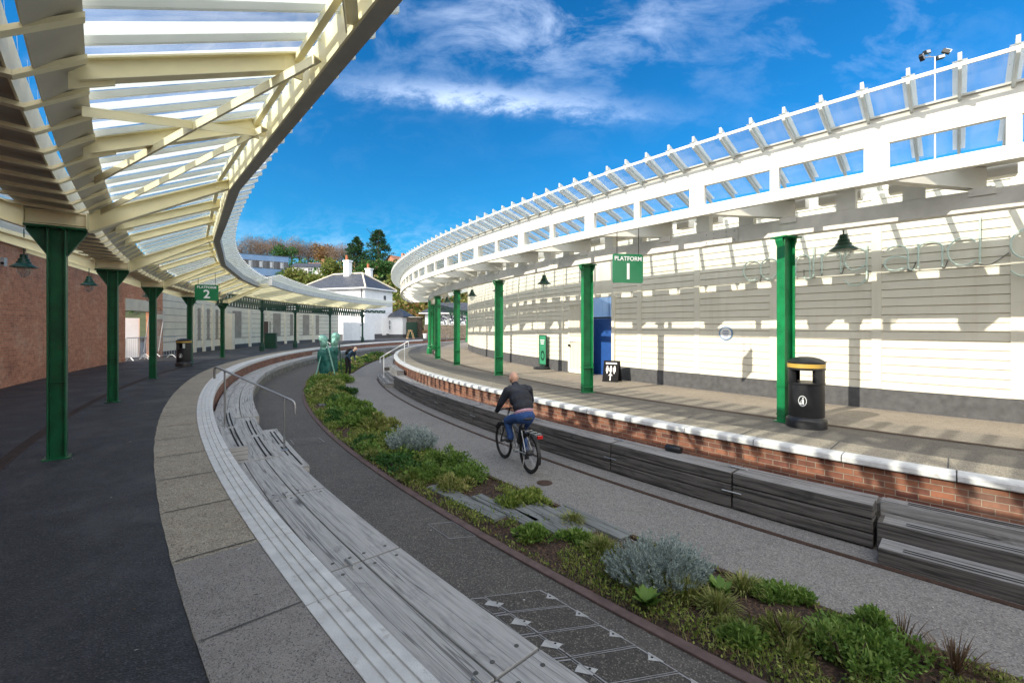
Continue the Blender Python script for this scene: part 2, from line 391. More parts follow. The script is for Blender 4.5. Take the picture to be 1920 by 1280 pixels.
M['blue']=basic('blue hoarding paint',(.012,.075,.30),.5,var=.1)
M['slate']=None
def slate():
    m,nt,b=mat('roof slate'); v=coord(nt,'uv')
    bt=nt.nodes.new('ShaderNodeTexBrick'); bt.inputs['Scale'].default_value=1; bt.inputs['Brick Width'].default_value=.35; bt.inputs['Row Height'].default_value=.22; bt.inputs['Mortar Size'].default_value=.012
    bt.inputs['Color1'].default_value=(.06,.068,.085,1); bt.inputs['Color2'].default_value=(.10,.108,.125,1); bt.inputs['Mortar'].default_value=(.02,.02,.025,1)
    nt.links.new(v,bt.inputs['Vector']); nt.links.new(bt.outputs['Color'],b.inputs['Base Color']); b.inputs['Roughness'].default_value=.5; return m
M['slate']=slate()
M['render']=basic('white render',(.78,.80,.82),.7,var=.05,scale=2,dirt=((.6,.62,.63),1.5,.6,.35))
M['blue_render']=basic('pale blue rendered panels',(.15,.27,.47),.7,var=.08,scale=.8,dirt=((.22,.32,.46),.7,.5,.5))
M['win']=basic('dark window glass',(.045,.055,.07),.08,var=.3,scale=1)
M['curtain']=basic('pale net curtain',(.42,.46,.50),.7,var=.1)
M['brown']=basic('brown timber',(.10,.055,.035),.6,var=.2)
M['terracotta']=basic('terracotta',(.42,.13,.06),.75,var=.2)
M['redbrick_far']=basic('red brick far',(.42,.19,.11),.8,var=.15,scale=2)
M['tile_far']=basic('red roof tile',(.36,.17,.10),.8,var=.2,scale=3)
M['stone']=basic('dark rubble stone',(.15,.125,.10),.9,var=.5,scale=5,bumpd=.01)
M['stone_wall']=basic('bench stone wall',(.22,.21,.19),.9,var=.35,scale=5,dirt=((.08,.10,.05),3,.5,.6))
M['stucco']=basic('cream precast wall',(.80,.735,.60),.7,var=.07,scale=1.5,dirt=((.56,.49,.38),1.1,.56,.5))
M['stucco_dk']=basic('stained precast recess',(.34,.30,.25),.8,var=.2,scale=2)  # darker precast tone for the joints and flat recess strips
M['netting']=basic('green sheeting',(.012,.115,.10),.5,var=.35,scale=4,bumpd=.006,dirt=((.05,.25,.2),5,.56,.5))
M['verdigris']=basic('verdigris bronze',(.20,.42,.36),.45,metal=.15,var=.3,scale=7,bumpd=.006,dirt=((.02,.08,.07),9,.58,.6))
M['skin']=basic('skin',(.62,.36,.26),.5,var=.08)
M['jacket']=basic('navy black jacket',(.012,.015,.026),.7,var=.2,scale=14,bumpd=.004)
M['jeans']=basic('blue jeans',(.020,.065,.21),.85,var=.25,scale=16,bumpd=.003)
M['shirt']=basic('pink shirt hem',(.50,.30,.38),.8,var=.1)
M['bluejk']=basic('slate blue jacket',(.035,.075,.13),.75,var=.2,scale=14)
M['trous']=basic('dark trousers',(.014,.014,.018),.8,var=.2)
M['hair']=basic('grey hair',(.42,.36,.30),.8,var=.2)
M['shoe']=basic('pale trainers',(.5,.5,.5),.7,var=.1)
M['frame_grey']=basic('grey bike frame',(.45,.47,.50),.3,metal=.5,var=.06)
M['red_light']=basic('red reflector',(.55,.02,.02),.2)
M['pine']=basic('new pine timber',(.55,.36,.18),.65,var=.15)
M['bark']=basic('bark',(.10,.075,.055),.9,var=.3,scale=10)
M['lf_green']=leafy('green leaves',[(0.0504, 0.1079, 0.0201), (0.115, 0.2156, 0.0403), (0.1869, 0.309, 0.0646), (0.3162, 0.3737, 0.1222)])
M['lf_dark']=leafy('dark leaves',[(0.018, 0.06, 0.018), (0.045, 0.1275, 0.03), (0.09, 0.195, 0.045)])
M['lf_silver']=leafy('silver leaves',[(0.15, 0.195, 0.18), (0.3, 0.375, 0.36), (0.48, 0.555, 0.54)],.1)
M['lf_grass']=leafy('grass blades',[(0.078, 0.1092, 0.025), (0.1716, 0.2262, 0.0499), (0.312, 0.3276, 0.1092), (0.468, 0.4056, 0.1872)])
M['lf_moss']=leafy('mossy turf',[(0.0475, 0.0821, 0.0173), (0.1296, 0.2052, 0.0346), (0.2376, 0.3024, 0.0605), (0.4104, 0.4104, 0.1296)])
M['lf_dry']=leafy('dry stems',[(.05,.03,.02),(.12,.075,.045),(.20,.13,.07)],.1)
M['lf_pine']=leafy('conifer needles',[(0.0104, 0.0364, 0.0156), (0.026, 0.078, 0.0286), (0.052, 0.1235, 0.0455)],.1)
M['lf_scrub']=leafy('hillside scrub',[(0.0375, 0.0825, 0.015), (0.105, 0.165, 0.03), (0.21, 0.225, 0.0525), (0.3, 0.24, 0.09)])
M['lf_twig']=leafy('bare twigs',[(.10,.07,.05),(.20,.14,.10),(.30,.22,.16)],.1)
M['lf_rust']=leafy('russet leaves',[(.12,.06,.025),(.22,.12,.04),(.28,.18,.06)])
M['hillm']=basic('hillside earth',(.05,.06,.02),.95,var=.4,scale=.2)
M['ground']=basic('ground gravel',(.16,.15,.13),.95,var=.2,scale=.5)
M['cover_frame']=basic('dull cover frame',(.34,.34,.35),.6,metal=.2,var=.15)
M['matt_black']=basic('matt black board',(.02,.02,.022),.95,spec=.05)
M['plate']=basic('pale plate',(.50,.50,.50),.6,var=.1)
M['poster']=None
def poster():
    m,nt,b=mat('printed poster panel'); v=coord(nt,'uv',(3.2,3.2,1))
    vo=nt.nodes.new('ShaderNodeTexVoronoi'); vo.inputs['Scale'].default_value=1.6; nt.links.new(v,vo.inputs['Vector'])
    sep=nt.nodes.new('ShaderNodeSeparateColor'); nt.links.new(vo.outputs['Color'],sep.inputs[0])
    nt.links.new(ramp(nt,sep.outputs[0],[(.35,(.02,.03,.06)),(.5,(.35,.38,.42)),(.7,(.7,.72,.75))]),b.inputs['Base Color']); return m
M['poster']=poster()
M['flag']=basic('mint flag fabric',(.035,.27,.14),.6,var=.15,scale=3)

# ------------------------------------------------------------------ camera, light, sky
cam=bpy.data.cameras.new('camera'); co=bpy.data.objects.new('camera',cam); COL.objects.link(co)
co.location=(0,0,CAMZ); co.rotation_euler=(R(90),0,0); cam.sensor_width=36; cam.lens=FPX*36/1920
cam.shift_y=-(640-HOR)/1920; cam.clip_end=4000; cam.clip_start=.05; SC.camera=co
SUNDIR=V((.84,.54,0)).normalized(); EL=R(26.6)
sd=bpy.data.lights.new('sun','SUN'); sd.energy=2.5; sd.angle=R(.5); sd.color=(1.0,.90,.74)
so=bpy.data.objects.new('sun',sd); COL.objects.link(so)
travel=V((SUNDIR.x*cos(EL),SUNDIR.y*cos(EL),-sin(EL))); so.rotation_euler=travel.to_track_quat('-Z','Y').to_euler()
so.location=(-30,-20,30)
W=bpy.data.worlds.new('World'); SC.world=W; W.use_nodes=True
nt=W.node_tree; bg=nt.nodes['Background']
sky=nt.nodes.new('ShaderNodeTexSky'); sky.sky_type='NISHITA'; sky.sun_disc=False; sky.sun_elevation=EL
sky.sun_rotation=atan2(-SUNDIR.x,-SUNDIR.y); sky.altitude=0; sky.air_density=1.0; sky.dust_density=.25; sky.ozone_density=2.2
hs=nt.nodes.new('ShaderNodeHueSaturation'); hs.inputs['Saturation'].default_value=1.32; hs.inputs['Value'].default_value=1.0
nt.links.new(sky.outputs[0],hs.inputs['Color'])
tc=nt.nodes.new('ShaderNodeTexCoord'); sx=nt.nodes.new('ShaderNodeSeparateXYZ'); nt.links.new(tc.outputs['Generated'],sx.inputs[0])
yy=math_n(nt,'MAXIMUM',math_n(nt,'ABSOLUTE',sx.outputs[1]),.12)
u=math_n(nt,'DIVIDE',sx.outputs[0],yy); w=math_n(nt,'DIVIDE',sx.outputs[2],yy)
cb=nt.nodes.new('ShaderNodeCombineXYZ'); nt.links.new(u,cb.inputs[0]); nt.links.new(w,cb.inputs[1])
def mp(scale,rot=0):
    m=nt.nodes.new('ShaderNodeMapping'); m.inputs['Scale'].default_value=scale; m.inputs['Rotation'].default_value=(0,0,rot); nt.links.new(cb.outputs[0],m.inputs['Vector']); return m.outputs[0]
def gau(x,c,s):   # exp(-((x-c)/s)^2)
    t=math_n(nt,'DIVIDE',math_n(nt,'SUBTRACT',x,c),s); return math_n(nt,'EXPONENT',math_n(nt,'MULTIPLY',math_n(nt,'MULTIPLY',t,t),-1.0))
n1=noise_n(nt,mp((2.2,4.2,1),R(18)),2.4,9,.62,.35)
n2=noise_n(nt,mp((3.0,5.5,1)),3.6,8,.66,.3)
n3=noise_n(nt,mp((1.1,1.1,1)),1.2,4,.5)
line=math_n(nt,'ADD',w,math_n(nt,'MULTIPLY',u,.085))
streak=math_n(nt,'MULTIPLY',gau(math_n(nt,'ADD',line,math_n(nt,'MULTIPLY',math_n(nt,'SUBTRACT',n2,.5),.10)),.500,.024),gau(u,-.06,.30))
streak=math_n(nt,'MULTIPLY',streak,ramp(nt,n2,[(.28,g3(.15)),(.62,g3(1.15))]))
wisp=math_n(nt,'MULTIPLY',ramp(nt,n1,[(.42,g3(0)),(.74,g3(1))]),math_n(nt,'MULTIPLY',gau(u,.05,.34),gau(w,.66,.12)))
wisp2=math_n(nt,'MULTIPLY',ramp(nt,n1,[(.47,g3(0)),(.78,g3(1))]),ramp(nt,n3,[(.35,g3(.0)),(.6,g3(.75))]))
wisp2=math_n(nt,'MULTIPLY',wisp2,ramp(nt,w,[(.30,g3(0)),(.62,g3(1))]))
low=math_n(nt,'MULTIPLY',ramp(nt,n2,[(.45,g3(0)),(.8,g3(.55))]),gau(w,.15,.07))
cl=math_n(nt,'ADD',math_n(nt,'ADD',math_n(nt,'MULTIPLY',streak,.60),math_n(nt,'MULTIPLY',wisp,.46)),math_n(nt,'ADD',math_n(nt,'MULTIPLY',wisp2,.34),low),clamp=True)
deep=mix(nt,1.0,hs.outputs['Color'],(.115,.46,.56),'MULTIPLY')
skyc=mix(nt,cl,deep,(3.3,3.9,5.0))
# a broken bank of unseen cloud, added behind the photographer to fill the shade, thins out overhead
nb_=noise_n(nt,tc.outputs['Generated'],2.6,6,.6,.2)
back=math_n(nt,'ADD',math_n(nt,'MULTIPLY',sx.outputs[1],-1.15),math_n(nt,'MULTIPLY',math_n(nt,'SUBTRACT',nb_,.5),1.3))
fill_bank=ramp(nt,back,[(.02,g3(0)),(.30,g3(1))])
skyc=mix(nt,fill_bank,skyc,(7.4,7.3,7.2))
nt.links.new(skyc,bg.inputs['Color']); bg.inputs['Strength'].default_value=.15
SC.view_settings.view_transform='Standard'; SC.view_settings.look='None'; SC.view_settings.gamma=1
SC.view_settings.exposure=1.15
SC.cycles.max_bounces=10; SC.cycles.transparent_max_bounces=24; SC.cycles.caustics_reflective=False; SC.cycles.caustics_refractive=False

# ------------------------------------------------------------------ ground, platforms, track bed
TRK=-.90
def structure(name,mb,m,**k):
    o=mb.build(name,m,**k); o['kind']='structure'; return o
mb=MB(); mb.face([(-1500,-1500,-1.2),(1500,-1500,-1.2),(1500,1500,-1.2),(-1500,1500,-1.2)]); structure('ground',mb,M['ground'])
mb=MB(); mb.sweep([(off(LC,.1),TRK),(off(RCO,-.1),TRK),(off(RCO,-.1),TRK-.2),(off(LC,.1),TRK-.2)],-75,42,1.0); structure('path',mb,M['path'])
mb=MB(); mb.sweep([(off(LC,-.05),TRK+.004),(off(BEDL,.0),TRK+.004)],-75,42,1.0,closed=False); structure('dark_path',mb,M['path_dark'])
# left platform
pl=thing('left_platform',None,None,P(-40,52)); pl['kind']='structure'
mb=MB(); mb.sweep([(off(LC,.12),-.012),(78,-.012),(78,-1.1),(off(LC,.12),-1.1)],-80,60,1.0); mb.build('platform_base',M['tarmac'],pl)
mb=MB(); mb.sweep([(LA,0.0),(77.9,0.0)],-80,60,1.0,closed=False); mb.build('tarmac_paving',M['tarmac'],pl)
def jig(f,a,s): return lambda t: f(t)+a*noise.noise(V((t*s,3.1,0)))
mb=MB(); mb.sweep([(off(LB,.004),.004),(jig(LA,.03,5.0),.004)],-75,45,.2,closed=False); o=mb.build('paver_strip',M['paver'],pl)
mb=MB(); mb.sweep([(off(LB,.004),.006),(LA,.006)],-75,-41.55,.3,closed=False); mb.build('smooth_paver_strip',M['paver_smooth'],pl)
mb=MB(); t=-53.4
while t<-14:
    mb.sweep([(off(LB,.004),.009),(off(LA,-.02),.009)],t,t+.018,ths=[t,t+.018],closed=False); t+=1.19
mb.build('paver_joint',M['groove'],pl)
mb=MB(); mb.sweep([(off(LC,.035),-.10),(off(LC,.035),-1.0),(off(LC,.3),-1.0),(off(LC,.3),-.10)],-75,42,.5); mb.build('brick_wall',M['brick_left'] if 0 else M['brick_right'],pl)
# white coping stones with three grooves
t=-60.6; i=0
while t<20:
    L=1.19
    mb=MB(); a,b=t+.006,t+L-.006
    wd=lambda q: (lambda tt: LC(tt)+(LB(tt)-LC(tt))*q)
    prof=[(LC,-.10),(LC,.006),]
    for q in (.27,.5,.73):
        prof += [(wd(q-.03),.012),(wd(q-.024),.0),(wd(q+.024),.0),(wd(q+.03),.012)]
    prof += [(LB,.010),(LB,-.10)]
    mb.sweep(prof,a,b,.3); mb.build('coping_stone',M['coping'],pl); t+=L
mb=MB(); mb.sweep([(off(LC,.012),-.0995),(off(LC,.012),-.005),(off(LB,-.01),-.005),(off(LB,-.01),-.0995)],-60,20,.5); mb.build('coping_bed',M['groove'],pl)
mb=MB(); mb.sweep([(53.96,.006),(54.10,.006)],-70,12,.5,closed=False); mb.build('slot_drain',M['rust'],pl)
mb=MB()
for q in (.03,.06,.09,.12): mb.sweep([(53.96+q-.004,.010),(53.96+q+.004,.010)],-70,12,.5,closed=False)
mb.build('drain_slot',M['grip'],pl)
# right platform
pr=thing('right_platform',None,None,P(-40,43)); pr['kind']='structure'
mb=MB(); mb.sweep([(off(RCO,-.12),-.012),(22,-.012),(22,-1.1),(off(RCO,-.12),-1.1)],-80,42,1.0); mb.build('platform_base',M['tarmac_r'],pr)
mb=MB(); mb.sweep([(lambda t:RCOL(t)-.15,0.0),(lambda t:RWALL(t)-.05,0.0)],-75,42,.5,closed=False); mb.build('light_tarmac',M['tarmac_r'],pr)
mb=MB(); mb.sweep([(lambda t:RCO(t)-.78,0.0),(lambda t:RCOL(t)-.15,0.0)],-75,42,.5,closed=False); mb.build('grey_tarmac_band',M['tarmac_band'],pr)
mb=MB(); mb.sweep([(jig(off(RCO,-.22),.0,1),.004),(jig(off(RCO,-.80),.02,6),.004)],-75,42,.3,closed=False); mb.build('paver_strip',M['paver'],pr)
mb=MB(); mb.sweep([(lambda t:RCOL(t)-.10,.006),(lambda t:RCOL(t)-.22,.006)],-75,20,.5,closed=False); mb.build('slot_drain',M['rust'],pr)
mb=MB(); t=-60
while t<-10:
    mb.sweep([(off(RCO,-.22),.007),(off(RCO,-.79),.007)],t,t+.02,ths=[t,t+.02],closed=False); t+=1.43
mb.build('paver_joint',M['groove'],pr)
mb=MB(); mb.sweep([(off(RCO,-.06),-.09),(off(RCO,-.06),-1.0),(off(RCO,-.25),-1.0),(off(RCO,-.25),-.09)],-75,42,.5); mb.build('brick_wall',M['brick_right'],pr)
t=-60.3
while t<20:
    L=1.32 if t<-30 else .78
    mb=MB(); a,b=t+.008,t+L-.008
    mb.sweep([(off(RCO,-.05),-.085),(off(RCO,-.005),-.082),(off(RCO,.004),-.07),(off(RCO,.002),-.016),(off(RCO,-.010),.002),(off(RCO,-.03),.008),(off(RCO,-.21),.008),(off(RCO,-.21),-.085)],a,b,.3)
    mb.build('coping_stone',M['coping'],pr,smooth=25); t+=L
mb=MB(); mb.sweep([(off(RCO,-.02),-.088),(off(RCO,-.02),-.012),(off(RCO,-.205),-.012),(off(RCO,-.205),-.088)],-60,20,.5); mb.build('coping_bed',M['groove'],pr)
mb=MB(); mb.sweep([(off(RBE,-.3),-.44),(off(RCO,-.05),-.44),(off(RCO,-.05),-.9),(off(RBE,-.3),-.9)],-75,20,.5); o=structure('gravel_strip',mb,M['path'])
# planting bed with its edgings
mb=MB(); mb.sweep([(BEDL,TRK+.012),(lambda t:(BEDL(t)*.5+BEDR(t)*.5),TRK+.05),(BEDR,TRK+.012)],-75,30,.5,closed=False); structure('planting_bed',mb,M['soil'])
mb=MB(); mb.sweep([(off(BEDL,.10),TRK-.02),(off(BEDL,.10),TRK+.028),(off(BEDL,-.0),TRK+.032),(off(BEDL,-.0),TRK-.02)],-70,30,.4); o=mb.build('brick_edging',M['edging'],bevel=.008)
tag(o,'long flush red brick edging between the dark path and the planting bed','edging')
mb=MB()
mb.sweep([(off(BEDR,.035),TRK-.02),(off(BEDR,.035),TRK+.04),(off(BEDR,-.035),TRK+.04),(off(BEDR,-.035),TRK-.02)],-70,30,.4); o=mb.build('old_rail',M['rust'],bevel=.006)
tag(o,'rusty old rail set along the edge of the planting bed','rail')
mb=MB(); mb.sweep([(off(RAIL,.035),TRK-.02),(off(RAIL,.035),TRK+.012),(off(RAIL,-.035),TRK+.012),(off(RAIL,-.035),TRK-.02)],-70,-20,.4); o=mb.build('old_rail',M['rust'])
tag(o,'rusty old rail sunk in the grey path beside the dark timber bench','rail')

# ------------------------------------------------------------------ timber benches and steps
def bench_left(name,label,th0,th1,joints,front=True):
    t=thing(name,label,'bench',P((th0+th1)/2,LC((th0+th1)/2)-.5,TRK),'timber benches along the platform edges')
    cuts=[th0]+[j for j in joints if th0<j<th1]+[th1]
    fr=[(.02,.30),(.31,.60),(.615,1.0)]
    for a,b in zip(cuts[:-1],cuts[1:]):
        for q0,q1 in fr:
            f0=lambda tt,q=q0: LC(tt)+(LBE(tt)-LC(tt))*q
            f1=lambda tt,q=q1: LC(tt)+(LBE(tt)-LC(tt))*q
            mb=MB(); mb.sweep([(f0,-.42),(f1,-.42),(f1,-.60),(f0,-.60)],a+.012,b-.012,.5); mb.build('plank',M['wood_pale'],t,bevel=.006)
    mb=MB(); f0=lambda tt: LC(tt)+.1; f1=lambda tt: LBE(tt)+.015
    mb.sweep([(f0,-.605),(f1,-.605),(f1,TRK-.05),(f0,TRK-.05)],th0,th1,.5); mb.build('bench_base',M['stone_wall'] if th0>-33.5 else M['wood_dark'],t)
    return t,cuts
NJ=[-56.3,-53.0,-49.9,-46.6,-43.6,-41.55,-39.2]
t,cuts=bench_left('timber_bench','pale silvered oak bench curving beside the left platform in the foreground',-60,-37.05,NJ)
mb=MB()
def studs(t,cuts,rf,z,tang=False,side=False):
    for c in cuts[1:-1]:
        mb=MB(); r=rf(c); p=P(c,r,z)
        d=(P(c+.1,r)-P(c-.1,r)).normalized()
        mb.tube([p-d*.09,p-d*.085+V((0,0,.018)),p+d*.085+V((0,0,.018)),p+d*.09],.009,6); mb.build('metal_stop',M['steel'],t,smooth=40)
studs(t,cuts,lambda c:LC(c)-.46,-.418)
for c in cuts[1:-1]:
    for q in (.12,.24,.38,.54,.68,.90):
        for s in (-1,1):
            r=LC(c)+(LBE(c)-LC(c))*q; mb=MB(); mb.lathe([(.016,-.4185),(.016,-.4165),(.002,-.4165)],(0,0,0),10)
            p=P(c+s*.13,r); mb.v=[v+V((p.x,p.y,0)) for v in mb.v]; mb.build('bolt_plug',M['groove'],t)
t,cuts=bench_left('timber_bench','grey oak bench curving away beyond the first left steps',-32.6,-5.6,[-30,-26.8,-23.6,-20.3,-17,-13.5,-10])
t,cuts=bench_left('timber_bench','distant pale oak bench on stone base past the second left steps',-1.5,24,[3,7,11,15,19])
def step_block(mb,th0,th1,r0,r1,z0,z1):
    mb.sweep([(r0,z1),(r1,z1),(r1,z0),(r0,z0)],th0,th1,.5)
def grips(parent,th0,th1,r,z,gap=.06,n=2,cut=None):
    mb=MB(); segs=[(th0,th1)] if cut is None else [(th0,cut-.12),(cut+.12,th1)]
    for a,b in segs:
        for k in range(n):
            rr=r-k*gap if not callable(r) else (lambda t,k=k:r(t)-k*gap)
            f1=(lambda t,rr=rr:rr(t)-.028) if callable(rr) else rr-.028
            mb.sweep([(rr,z),(f1,z)],a,b,.5,closed=False)
    mb.build('grip_strip',M['grip'],parent)
def left_steps(th0,th1,label):
    t=thing('timber_steps',label,'steps',P((th0+th1)/2,LC(th0)-.8,TRK),'timber steps down to the track')
    mb=MB(); step_block(mb,th0+.1,th1-.03,off(LC,-.02),off(LC,-.36),-.42,-.215); mb.build('upper_step',M['wood_pale'],t,bevel=.006)
    mb=MB(); step_block(mb,th0+.02,th1-.02,off(LC,.1),off(LBE,.10),TRK,-.425); mb.build('middle_step',M['wood_pale'],t,bevel=.006)
    mb=MB(); step_block(mb,th0-.02,th1-.6,off(LBE,.12),off(LBE,-.30),TRK,-.65); mb.build('lower_step',M['wood_pale'],t,bevel=.006)
    m=(th0+th1)/2
    grips(t,th0+.15,th1-.5,off(LC,-.22),-.212,cut=m-.2); grips(t,th0+.1,th1-.5,off(LC,-.60),-.422,.07,cut=m-.2); grips(t,th0+.1,th1-.9,off(LBE,-.12),-.647,.07,cut=m-.3)
    return t
left_steps(-37.0,-32.65,'pale timber steps with black grip strips between the two nearest left benches')
left_steps(-5.5,-1.6,'distant stone grey timber steps on the left behind the statue')
# right bench: a wall of three sleeper courses with two top planks
t=thing('timber_bench','long dark weathered sleeper bench along the right platform','bench',P(-36,46.2,TRK),'timber benches along the platform edges')
th0,th1=-44.95,-24.4; cuts=[th0,-43.0,-40.4,-37.6,-34.6,-31.6,-28.4,th1]
for a,b in zip(cuts[:-1],cuts[1:]):
    for k in range(3):
        z1=-.40-.165*k; z0=z1-.152
        aa = a
        mb=MB(); mb.sweep([(off(RBE,.004*k),z1),(off(RBE,-.25),z1),(off(RBE,-.25),z0),(off(RBE,.004*k),z0)],aa+.012,b-.012,.5); mb.build('sleeper',M['wood_dark'],t,bevel=.014)
    mb=MB(); mb.sweep([(off(RBE,-.26),-.395),(off(RCO,.06),-.395),(off(RCO,.06),-.56),(off(RBE,-.26),-.56)],a+.012,b-.012,.5); mb.build('plank',M['wood_top'],t,bevel=.006)
    mb=MB(); mb.sweep([(off(RBE,-.002),-.396),(off(RBE,-.249),-.396)],a+.02,b-.02,.5,closed=False); mb.build('sleeper_top',M['wood_top'],t)
for c in cuts[1:-1]:
    mb=MB(); p=P(c,RBE(c)+.012,-.655); d=(P(c+.1,RBE(c))-P(c-.1,RBE(c))).normalized()
    mb.tube([p-d*.13,p+d*.13],.009,6); mb.build('metal_stop',M['steel'],t)
    mb=MB(); p=P(c,RBE(c)-.26,-.375); mb.tube([p-d*.12-V((0,0,.02)),p-d*.1,p+d*.1,p+d*.12-V((0,0,.02))],.009,6); mb.build('metal_stop',M['steel'],t)
t=thing('timber_bench','far dark sleeper bench beyond the right steps with white handrail','bench',P(-15,46,TRK),'timber benches along the platform edges')
mb=MB(); mb.sweep([(RBE,-.40),(off(RCO,.05),-.40),(off(RCO,.05),TRK),(RBE,TRK)],-19.3,20,.5); mb.build('sleeper',M['wood_dark'],t)
mb=MB(); mb.sweep([(off(RBE,-.002),-.396),(off(RCO,.055),-.396)],-19.2,20,.5,closed=False); mb.build('sleeper_top',M['wood_top'],t)
def right_steps(th0,th1,label,pale):
    t=thing('timber_steps',label,'steps',P((th0+th1)/2,RBE(th0),TRK),'timber steps down to the track')
    m=M['wood_dark']; 
    mb=MB(); step_block(mb,th0,th1,off(RBE,-.25),off(RCO,.06),TRK,-.397); mb.build('upper_step',M['wood_top'],t,bevel=.006)
    mb=MB(); step_block(mb,th0,th1,off(RBE,.02),off(RBE,-.26),TRK,-.56); mb.build('middle_step',m if not pale else M['wood_top'],t,bevel=.008)
    mb=MB(); step_block(mb,th0,th1-.05,off(RBE,.34),off(RBE,.01),TRK,-.73); mb.build('lower_step',m if not pale else M['wood_top'],t,bevel=.008)
    for r0,r1,z in ((-.005,-.245,-.556),(.33,.025,-.726),(-.26,-.44,-.393)):
        mb=MB(); mb.sweep([(off(RBE,r0),z),(off(RBE,r1),z)],th0+.01,th1-.06,.5,closed=False); mb.build('tread_top',M['wood_top'],t)
    grips(t,th0+.1,th1-.3,off(RBE,-.30),-.389); grips(t,th0+.1,th1-.3,off(RBE,-.05),-.553); grips(t,th0+.1,th1-.3,off(RBE,.29),-.723)
    return t
right_steps(-52,-44.98,'dark timber steps with black grip strips in the right foreground',False)
t=right_steps(-24.3,-19.4,'grey timber steps by the white handrail on the right platform',True)
mb=MB(); mb.sweep([(off(RCO,.05),-.2),(off(RCO,.35),-.2),(off(RCO,.35),-.40),(off(RCO,.05),-.40)],-24.2,-20.5,.5); mb.build('upper_step',M['wood_top'],t,bevel=.006)
# handrails
def handrail(label,b0,b1,t0,t1,over=.22,m='steel',rad=.021):
    t=thing('handrail',label,'handrail',b0,'tubular handrails beside the steps')
    b0,b1,t0,t1=V(b0),V(b1),V(t0),V(t1)
    d=(t1-t0).normalized(); fl=V((d.x,d.y,0)).normalized()
    a=t0-d*over; e=t1+d*over
    pts=[a-V((0,0,.24)),a-V((0,0,.06)),a-V((0,0,.015))+d*.02,a+d*.07,t0,t1,e-d*.07,e-d*.02-V((0,0,.015)),e-V((0,0,.06)),e-V((0,0,.24))]
    mb=MB(); mb.tube(pts,rad,8); mb.build('top_rail',M[m],t,smooth=50)
    for b,tt in ((b0,t0),(b1,t1)):
        mb=MB(); mb.tube([b,tt],rad*.85,8); mb.build('post',M[m],t,smooth=50)
        mb=MB(); mb.lathe([(.06,0),(.06,.012),(.022,.014)],b,12); mb.build('foot_plate',M[m],t)
handrail('brushed steel handrail beside the nearest left timber steps',P(-34.75,51.62,-.215),P(-35.6,50.72,-.65),P(-34.75,51.62,.82),P(-35.6,50.72,.34))
handrail('thin steel handrail on the far left steps behind the statue',P(-4.2,51.55,-.215),P(-4.6,50.75,-.65),P(-4.2,51.55,.85),P(-4.6,50.75,.40))
handrail('white handrail on the steps of the right platform',V((-6.0,21.3,-.73)),V((-4.98,21.1,0)),V((-6.0,21.3,.30)),V((-4.98,21.1,.87)),m='white')
p=P(24,51.2); handrail('faint steel handrail beside the far wooden trestle',P(23,50.9,-.1),P(24.5,49.9,-.6),P(23,50.9,.95),P(24.5,49.9,.45))

# ------------------------------------------------------------------ columns
def radial_rz(th): return atan2(sin(R(th)),-cos(R(th)))
def make_column(label,group,H,d,w,m,brk,hoop=True):
    t=thing('steel_column',label,'column',(0,0,0),group)
    mb=MB()
    tf=.016
    for s in (-1,1): mb.box((s*(d/2-tf/2),0,H/2),(tf,w,H))
    mb.box((0,0,H/2),(d-2*tf-.002,.014,H-.004)); mb.build('shaft',m,t,bevel=.003)
    mb=MB(); mb.box((0,0,H+.012),(.56 if brk else d+.14,.26 if brk else w+.14,.022)); mb.build('cap_plate',m,t)
    mb=MB(); mb.box((0,0,.008),(d+.08,w+.08,.016)); mb.build('base_plate',m,t)
    for s in (-1,1):
        mb=MB()
        if brk:
            x0=s*(d/2+.002); x1=s*.275
            a=[(x0,-.007,H-.32),(x0,.007,H-.32),(x0,.007,H),(x0,-.007,H)]; b=[(x1,-.007,H-.02),(x1,.007,H-.02),(x1,.007,H),(x1,-.007,H)]
            mb.hexa([V(q) for q in a],[V(q) for q in b]); mb.build('bracket',m,t)
            mb=MB(); mb.beam((x0,0,H-.325),(x1,0,H-.025),.07,.012); mb.build('bracket',m,t)
        else:
            mb.beam((s*(d/2),0,H-.10),(s*(d/2+.05),0,H),w*.9,.05); mb.build('bracket',m,t)
    mb=MB()
    if brk:
        for q in (.02,):
            mb.box((0,.02,.95),(d-.05,.03,.012)); mb.box((0,-.02,.95),(d-.05,.03,.012)); mb.box((0,-.02,1.16),(d-.05,.03,.012))
            for k in range(9):
                mb.lathe([(.011,0),(.009,.012),(.001,.014)],(-.24+.06*k,.09,H-.012),6); mb.lathe([(.011,0),(.009,.012),(.001,.014)],(-.24+.06*k,-.09,H-.012),6)
        mb.build('rivet',m,t)
    else:
        mb.box((0,0,.62),(d+.022,w+.022,.02)); mb.box((0,0,.13),(d+.022,w+.022,.02)); mb.build('hoop',m,t)
        mb=MB()
        for k in range(4):
            for s in (-1,1): mb.box((-d/2-.004,s*w*.3,H-.08-.10*k),(.010,.022,.022))
        mb.build('rivet',m,t)
    return t
LTH=[-49.3,-43.4,-37.08,-31.47,-25.87,-20.2,-14.7]
proto=None
names=['green steel column nearest the camera on the left platform','second green steel column of the left platform, before the brick wall end','third green steel column of the left platform, by the brick wall opening','fourth green steel column of the left platform, behind the left bin','fifth green steel column of the left platform, its foot brightly sunlit']
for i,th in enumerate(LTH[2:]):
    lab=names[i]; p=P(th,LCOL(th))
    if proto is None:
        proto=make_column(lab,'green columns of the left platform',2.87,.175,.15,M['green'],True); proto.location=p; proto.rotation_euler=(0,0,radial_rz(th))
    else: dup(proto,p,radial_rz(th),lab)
for th in LTH[:2]: dup(proto,P(th,LCOL(th)),radial_rz(th),'green steel column of the left platform beside or behind the camera')
